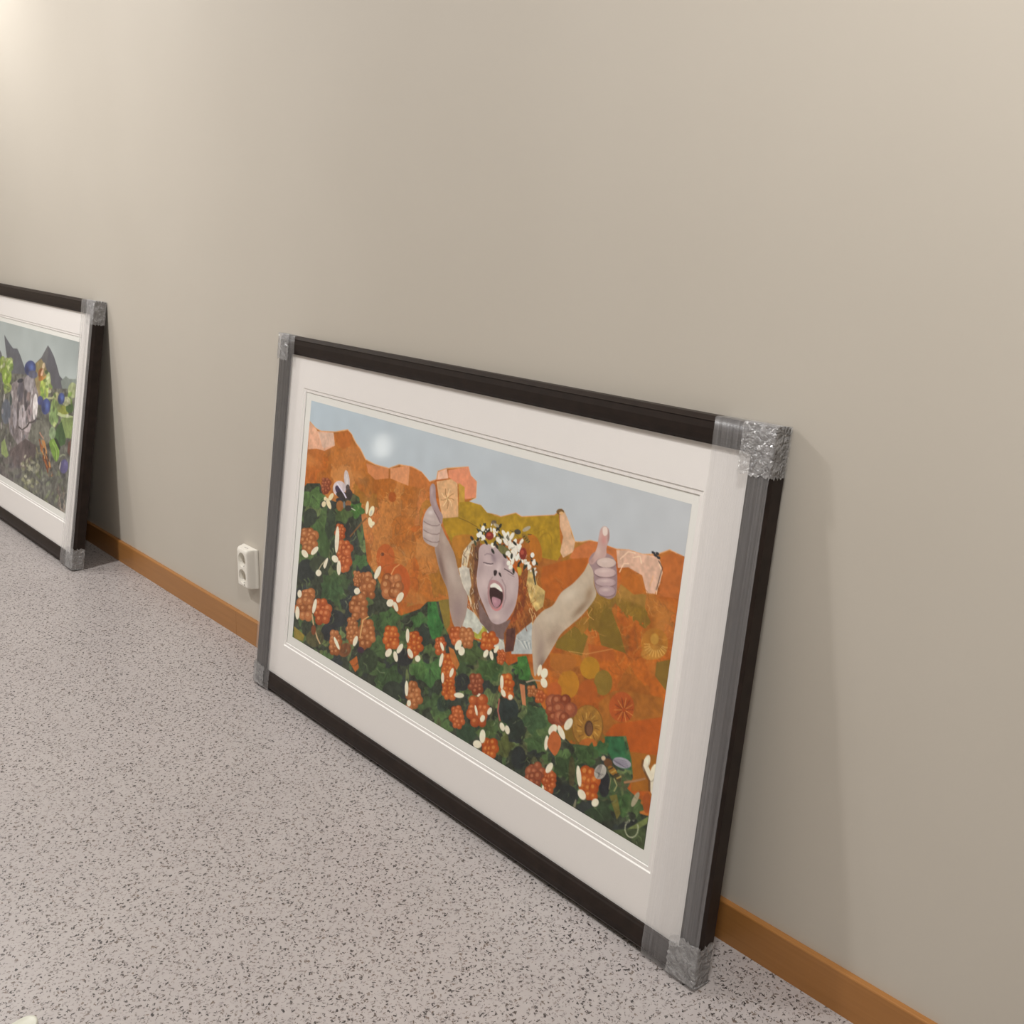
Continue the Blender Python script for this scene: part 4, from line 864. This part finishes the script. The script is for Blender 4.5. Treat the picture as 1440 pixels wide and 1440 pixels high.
def build_picture(loc, rz, lean, art, name, film_r):
    root = empty(name, loc, (0, 0, 0))
    root.matrix_world = Matrix.Translation(loc) @ Matrix.Rotation(rz, 4, 'Z') @ Matrix.Rotation(-lean, 4, 'X')
    # four mitred mouldings: profile (inward distance, out-of-plane)
    prof = [(0, -FT), (0, -.0105), (.0012, -.0085), (.0072, -.0016), (.0082, .0003), (.0092, .0003), (.0100, -.0008), (.022, .0004), (.034, -.0012), (.043, -.0040),
            (.0465, -.0062), (MW, -.0075), (MW, -.0120), (.042, -.0120), (.042, -FT)]
    corner = {'bl': lambda m, z: (m, -z, m), 'br': lambda m, z: (FW - m, -z, m), 'tr': lambda m, z: (FW - m, -z, FH - m), 'tl': lambda m, z: (m, -z, FH - m)}
    for nm, a, b in (('bottom_moulding', 'bl', 'br'), ('right_moulding', 'br', 'tr'), ('top_moulding', 'tr', 'tl'), ('left_moulding', 'tl', 'bl')):
        bm = bmesh.new()
        loft(bm, [[corner[a](m, z) for m, z in prof], [corner[b](m, z) for m, z in prof]])
        obj(nm, bm, M['moulding'], root)
    # backing board
    bm = bmesh.new(); box(bm, .0425, FW - .0425, -(-.024), FT - .002, .0425, FH - .0425); obj('backing_board', bm, M['back'], root)
    # window mat: face ring, then the cut bevel (its white core shows) as a sub-part
    l, r, t, b = MAT_IN
    def ring(bm, A, B):
        va = [bm.verts.new(p) for p in A]; vb = [bm.verts.new(p) for p in B]
        for i in range(4):
            j = (i + 1) % 4; bm.faces.new((va[i], va[j], vb[j], vb[i]))
    w0 = -.0150
    bm = bmesh.new()
    ring(bm, ring_rect(.0425, .0425, .0425, .0425, w0), ring_rect(l, r, t, b, w0))
    mo = obj('window_mat', bm, M['mat'], root)
    bm = bmesh.new(); ring(bm, ring_rect(l, r, t, b, w0), ring_rect(l + .0022, r + .0022, t + .0022, b + .0022, w0 - .0022)); obj('bevel_cut', bm, M['bevel'], mo)
    d1, d2 = .0022, .0088
    bm = bmesh.new(); w1 = w0 - .0022
    ring(bm, ring_rect(l + d1, r + d1, t + d1, b + d1, w1), ring_rect(l + d2, r + d2, t + d2, b + d2, w1))
    m2 = obj('inner_mat', bm, M['mat'], root)
    bm = bmesh.new(); ring(bm, ring_rect(l + d2, r + d2, t + d2, b + d2, w1), ring_rect(l + d2 + .0014, r + d2 + .0014, t + d2 + .0014, b + d2 + .0014, w1 - .0014)); obj('bevel_cut', bm, M['bevel'], m2)
    # print paper with the printed image lying flush on it
    bm = bmesh.new(); box(bm, l - .02, FW - r + .02, .0195, .0203, b - .02, FH - t + .02); obj('print_paper', bm, M['paper'], root)
    al, ar, at, ab = ART_IN
    img = art
    h, wd = img.shape[:2]
    us = np.linspace(al, FW - ar, wd); vs = np.linspace(FH - at, ab, h)
    U, V = np.meshgrid(us, vs)
    co = np.stack([U, np.full_like(U, .0192), V], -1).reshape(-1, 3)
    idx = np.arange(h * wd).reshape(h, wd)
    q = np.stack([idx[:-1, :-1], idx[1:, :-1], idx[1:, 1:], idx[:-1, 1:]], -1).reshape(-1, 4)
    me = bpy.data.meshes.new('art_print')
    me.vertices.add(len(co)); me.vertices.foreach_set('co', co.astype(np.float32).ravel())
    me.loops.add(q.size); me.loops.foreach_set('vertex_index', q.astype(np.int32).ravel())
    me.polygons.add(len(q)); me.polygons.foreach_set('loop_start', np.arange(0, q.size, 4, dtype=np.int32))
    me.update(calc_edges=True)
    at_ = me.color_attributes.new('print', 'FLOAT_COLOR', 'POINT')
    rgba = np.ones((h * wd, 4), np.float32); rgba[:, :3] = img.reshape(-1, 3)
    at_.data.foreach_set('color', rgba.ravel())
    me.materials.append(M['art'])
    ao = bpy.data.objects.new('art_print', me); C.objects.link(ao); ao.parent = root
    # glass
    bm = bmesh.new()
    bm.faces.new([bm.verts.new(p) for p in ring_rect(.043, .043, .043, .043, GW)])
    obj('glass_pane', bm, M['glass'], root, False, False)
    # stretch film wound top to bottom over both ends
    rnd = random.Random(4)
    def film(u0, u1, m, nm='film_band'):
        bm = bmesh.new(); nu, rows = 26, []
        path = [(.001, FH + .0012, -FT), (0, FH + .0012, -.004), (0, FH - .001, .0016), (0, FH - .03, .0018)] + \
               [(0, FH * k / 14.0, .0018) for k in range(13, 0, -1)] + [(0, .03, .0018), (0, .001, .0016), (0, .0006, -.006)]
        wob = [rnd.uniform(-1, 1) for _ in range(nu + 1)]
        for (_, v, wz) in path:
            row = []
            for k in range(nu + 1):
                u = u0 + (u1 - u0) * k / nu
                sag = 0.0
                if .03 < v < FH - .03:
                    sag = .0007 * wob[k] - (.0006 + .0035 * math.sin(math.pi * (v - .0) / FH)) * (1 if MW < min(u, FW - u) else 0) * min(1, (min(u, FW - u) - MW) / .02)
                row.append(bm.verts.new((u, -(wz + sag), v)))
            rows.append(row)
        for a, b_ in zip(rows[:-1], rows[1:]):
            for k in range(nu): bm.faces.new((b_[k], b_[k + 1], a[k + 1], a[k]))
        return obj(nm, bm, m, root, True, False)
    film(FW - film_r, FW - .001, M['film'])
    film(.001, .085, M['film_thin'])
    # crinkled wrap on each corner: front, end and top/bottom sheets of one folded shell
    def wrap(right, top, su, sv, seed):
        R = random.Random(seed); bm = bmesh.new()
        uo = FW + .0022 if right else -.0022; ui = uo - su if right else uo + su
        vo = FH + .0022 if top else .0012; vi = vo - sv if top else vo + sv
        N = 18; fr = .0042; rad = .004
        # path across: inner -> outer edge on front -> round the arris -> back along the end
        cu = [(ui + (uo - ui) * k / N, fr) for k in range(N)]
        sgn = 1 if right else -1
        cu += [(uo - sgn * rad * (1 - math.sin(a)), fr - rad * (1 - math.cos(a))) for a in (0.4, 0.8, 1.2, 1.57)]
        cu += [(uo, fr - rad - (FT + .001) * k / 9.0) for k in range(1, 10)]
        rows = []
        for j in range(N + 1):
            v = vi + (vo - vi) * j / N
            rows.append([[u, wz, v] for u, wz in cu])
        sv_ = 1 if top else -1
        # fold over the top / bottom
        last = rows[-1]
        for dz in (.006, .014, .022, .030, .038):
            rows.append([[u, min(wz, fr - dz), vo] if wz > fr - dz else [u, wz, vo] for u, wz, _ in last])
        vr = []
        for j, row in enumerate(rows):
            rr_ = []
            for k, (u, wz, v) in enumerate(row):
                a = .0009
                rr_.append(bm.verts.new((u + R.uniform(-a, a) * (.9 if 0 < k else 2.2), -(wz + R.uniform(-a, a) * .8), v + (R.uniform(-a, a) if 0 < j <= N - 1 else (R.uniform(-.004, .004) if j == 0 else sv_ * R.uniform(-.0008, .0006))))))
            vr.append(rr_)
        for a_, b_ in zip(vr[:-1], vr[1:]):
            for k in range(len(cu) - 1):
                try: bm.faces.new((a_[k], a_[k + 1], b_[k + 1], b_[k]))
                except ValueError: pass
        o = obj('corner_wrap', bm, M['crumple'], root, True)
        return o
    wrap(True, True, .066, .086, 1); wrap(False, True, .060, .070, 2)
    wrap(True, False, .066, .078, 3); wrap(False, False, .060, .062, 4)
    return root

L1, L2 = 0.11553, 0.15299
p1 = build_picture((-0.66113, -0.13454 - .0022, FT * math.sin(L1) + .0008), -0.01313, L1, ART1, 'framed_picture', .125)
tag(p1, 'large dark-framed picture of a person giving two thumbs up among orange berries', 'picture', 'wrapped framed pictures leaning on the wall')
p2 = build_picture((-1.9486 - FW, -0.19265 - .0022, FT * math.sin(L2) + .0008), 0.00065, L2, ART2, 'framed_picture', .125)
tag(p2, 'dark-framed picture of blueberries before grey mountains, cut by the left edge', 'picture', 'wrapped framed pictures leaning on the wall')

# ------------------------------------------------------------------ double wall socket
so = tag(empty('wall_socket', (-0.9155, 0, 0.195)), 'white surface-mounted double wall socket beside the large picture', 'socket')
HB, HF, DP, HZ = .0445, .027, .033, .123
def sec(z, s=1.0, dp=DP):
    # rounded trapezoid cross-section, wall side first
    pts = [(-HB, -.0005), (-HB, -.005), (-HB + .004, -.010)]
    for k in range(6):
        a = k / 5.0; pts.append((-HB + .005 + (HB - HF - .005) * a, -.011 - (dp - .011) * math.sin(a * math.pi / 2)))
    pts += [(-x, y) for x, y in reversed(pts)]
    return [(x * s, y, z) for x, y in pts]
bm = bmesh.new()
loft(bm, [sec(0, .985, DP * .90), sec(.003, 1, DP * .97), sec(.006), sec(HZ - .010), sec(HZ - .004, 1, DP * .95), sec(HZ, .985, DP * .86)])
# cut the two round openings: remove front face and refill around circles
front = [f for f in bm.faces if abs(f.normal.y) > .9 or True]
bm.normal_update()
ff = [f for f in bm.faces if all(abs(v.co.y + DP) < 1e-4 for v in f.verts) and abs(f.calc_center_median().z - HZ / 2) < .02]
SR = .0232
for f in ff:
    es = list(f.edges); bmesh.ops.delete(bm, geom=[f], context='FACES_ONLY')
    for cz in (.034, .087):
        vs = [bm.verts.new((SR * math.cos(2 * math.pi * k / 32), -DP, cz + SR * math.sin(2 * math.pi * k / 32))) for k in range(32)]
        es += [bm.edges.new((vs[k], vs[(k + 1) % 32])) for k in range(32)]
    bmesh.ops.triangle_fill(bm, use_beauty=True, use_dissolve=False, edges=es)
obj('housing', bm, M['plastic'], so)
for cz in (.034, .087):
    bm = bmesh.new()
    cir = lambda r, y: [(r * math.cos(2 * math.pi * k / 32), y, cz + r * math.sin(2 * math.pi * k / 32)) for k in range(32)]
    vr = loft(bm, [cir(SR, -DP), cir(SR * .97, -.0155)], cap=False); bm.faces.new(vr[-1])
    cup = obj('socket_cup', bm, M['plastic'], so)
    for sx in (-1, 1):
        bm = bmesh.new()
        loft(bm, [[(sx * .0095 + .0026 * math.cos(2 * math.pi * k / 12), y, cz + .0026 * math.sin(2 * math.pi * k / 12)) for k in range(12)] for y in (-.0157, -.0150)])
        obj('pin_hole', bm, M['hole'], cup)
    for sz in (-1, 1):
        bm = bmesh.new(); box(bm, -.0025, .0025, -.029, -.0155, cz + sz * .0208 - .0008, cz + sz * .0208 + .0008); obj('earth_clip', bm, M['metal'], cup)
bm = bmesh.new(); box(bm, -.011, .011, -.018, -.015, HZ - .0005, HZ + .0004); obj('top_slot', bm, simple('slot_shadow', (.45, .43, .4, 1), .6), so)
bm = bmesh.new(); loft(bm, [[(.012 + .0022 * math.cos(2 * math.pi * k / 12), y, .0095 + .0022 * math.sin(2 * math.pi * k / 12)) for k in range(12)] for y in (-DP - .0003, -DP + .001)])
obj('screw', bm, M['hole'], so)

# ------------------------------------------------------------------ cream rounded object at the lower left corner
bm = bmesh.new(); n = 40
rings = []
for k, (s, z) in enumerate(((.93, .0), (.985, .002), (1, .006), (.99, .010), (.955, .0125), (.90, .0120), (.86, .0108), (.6, .0118), (.3, .0125), (.02, .0127))):
    rings.append([(.060 * s * math.cos(2 * math.pi * i / n), .026 * s * math.sin(2 * math.pi * i / n), z) for i in range(n)])
loft(bm, rings)
lid = obj('plastic_lid', bm, M['cream'], None, True)
lid.location = (.3075, -1.0705, 0); lid.rotation_euler = (0, 0, math.radians(122))
tag(lid, 'cream oval plastic lid on the speckled floor in the lower left corner', 'lid')
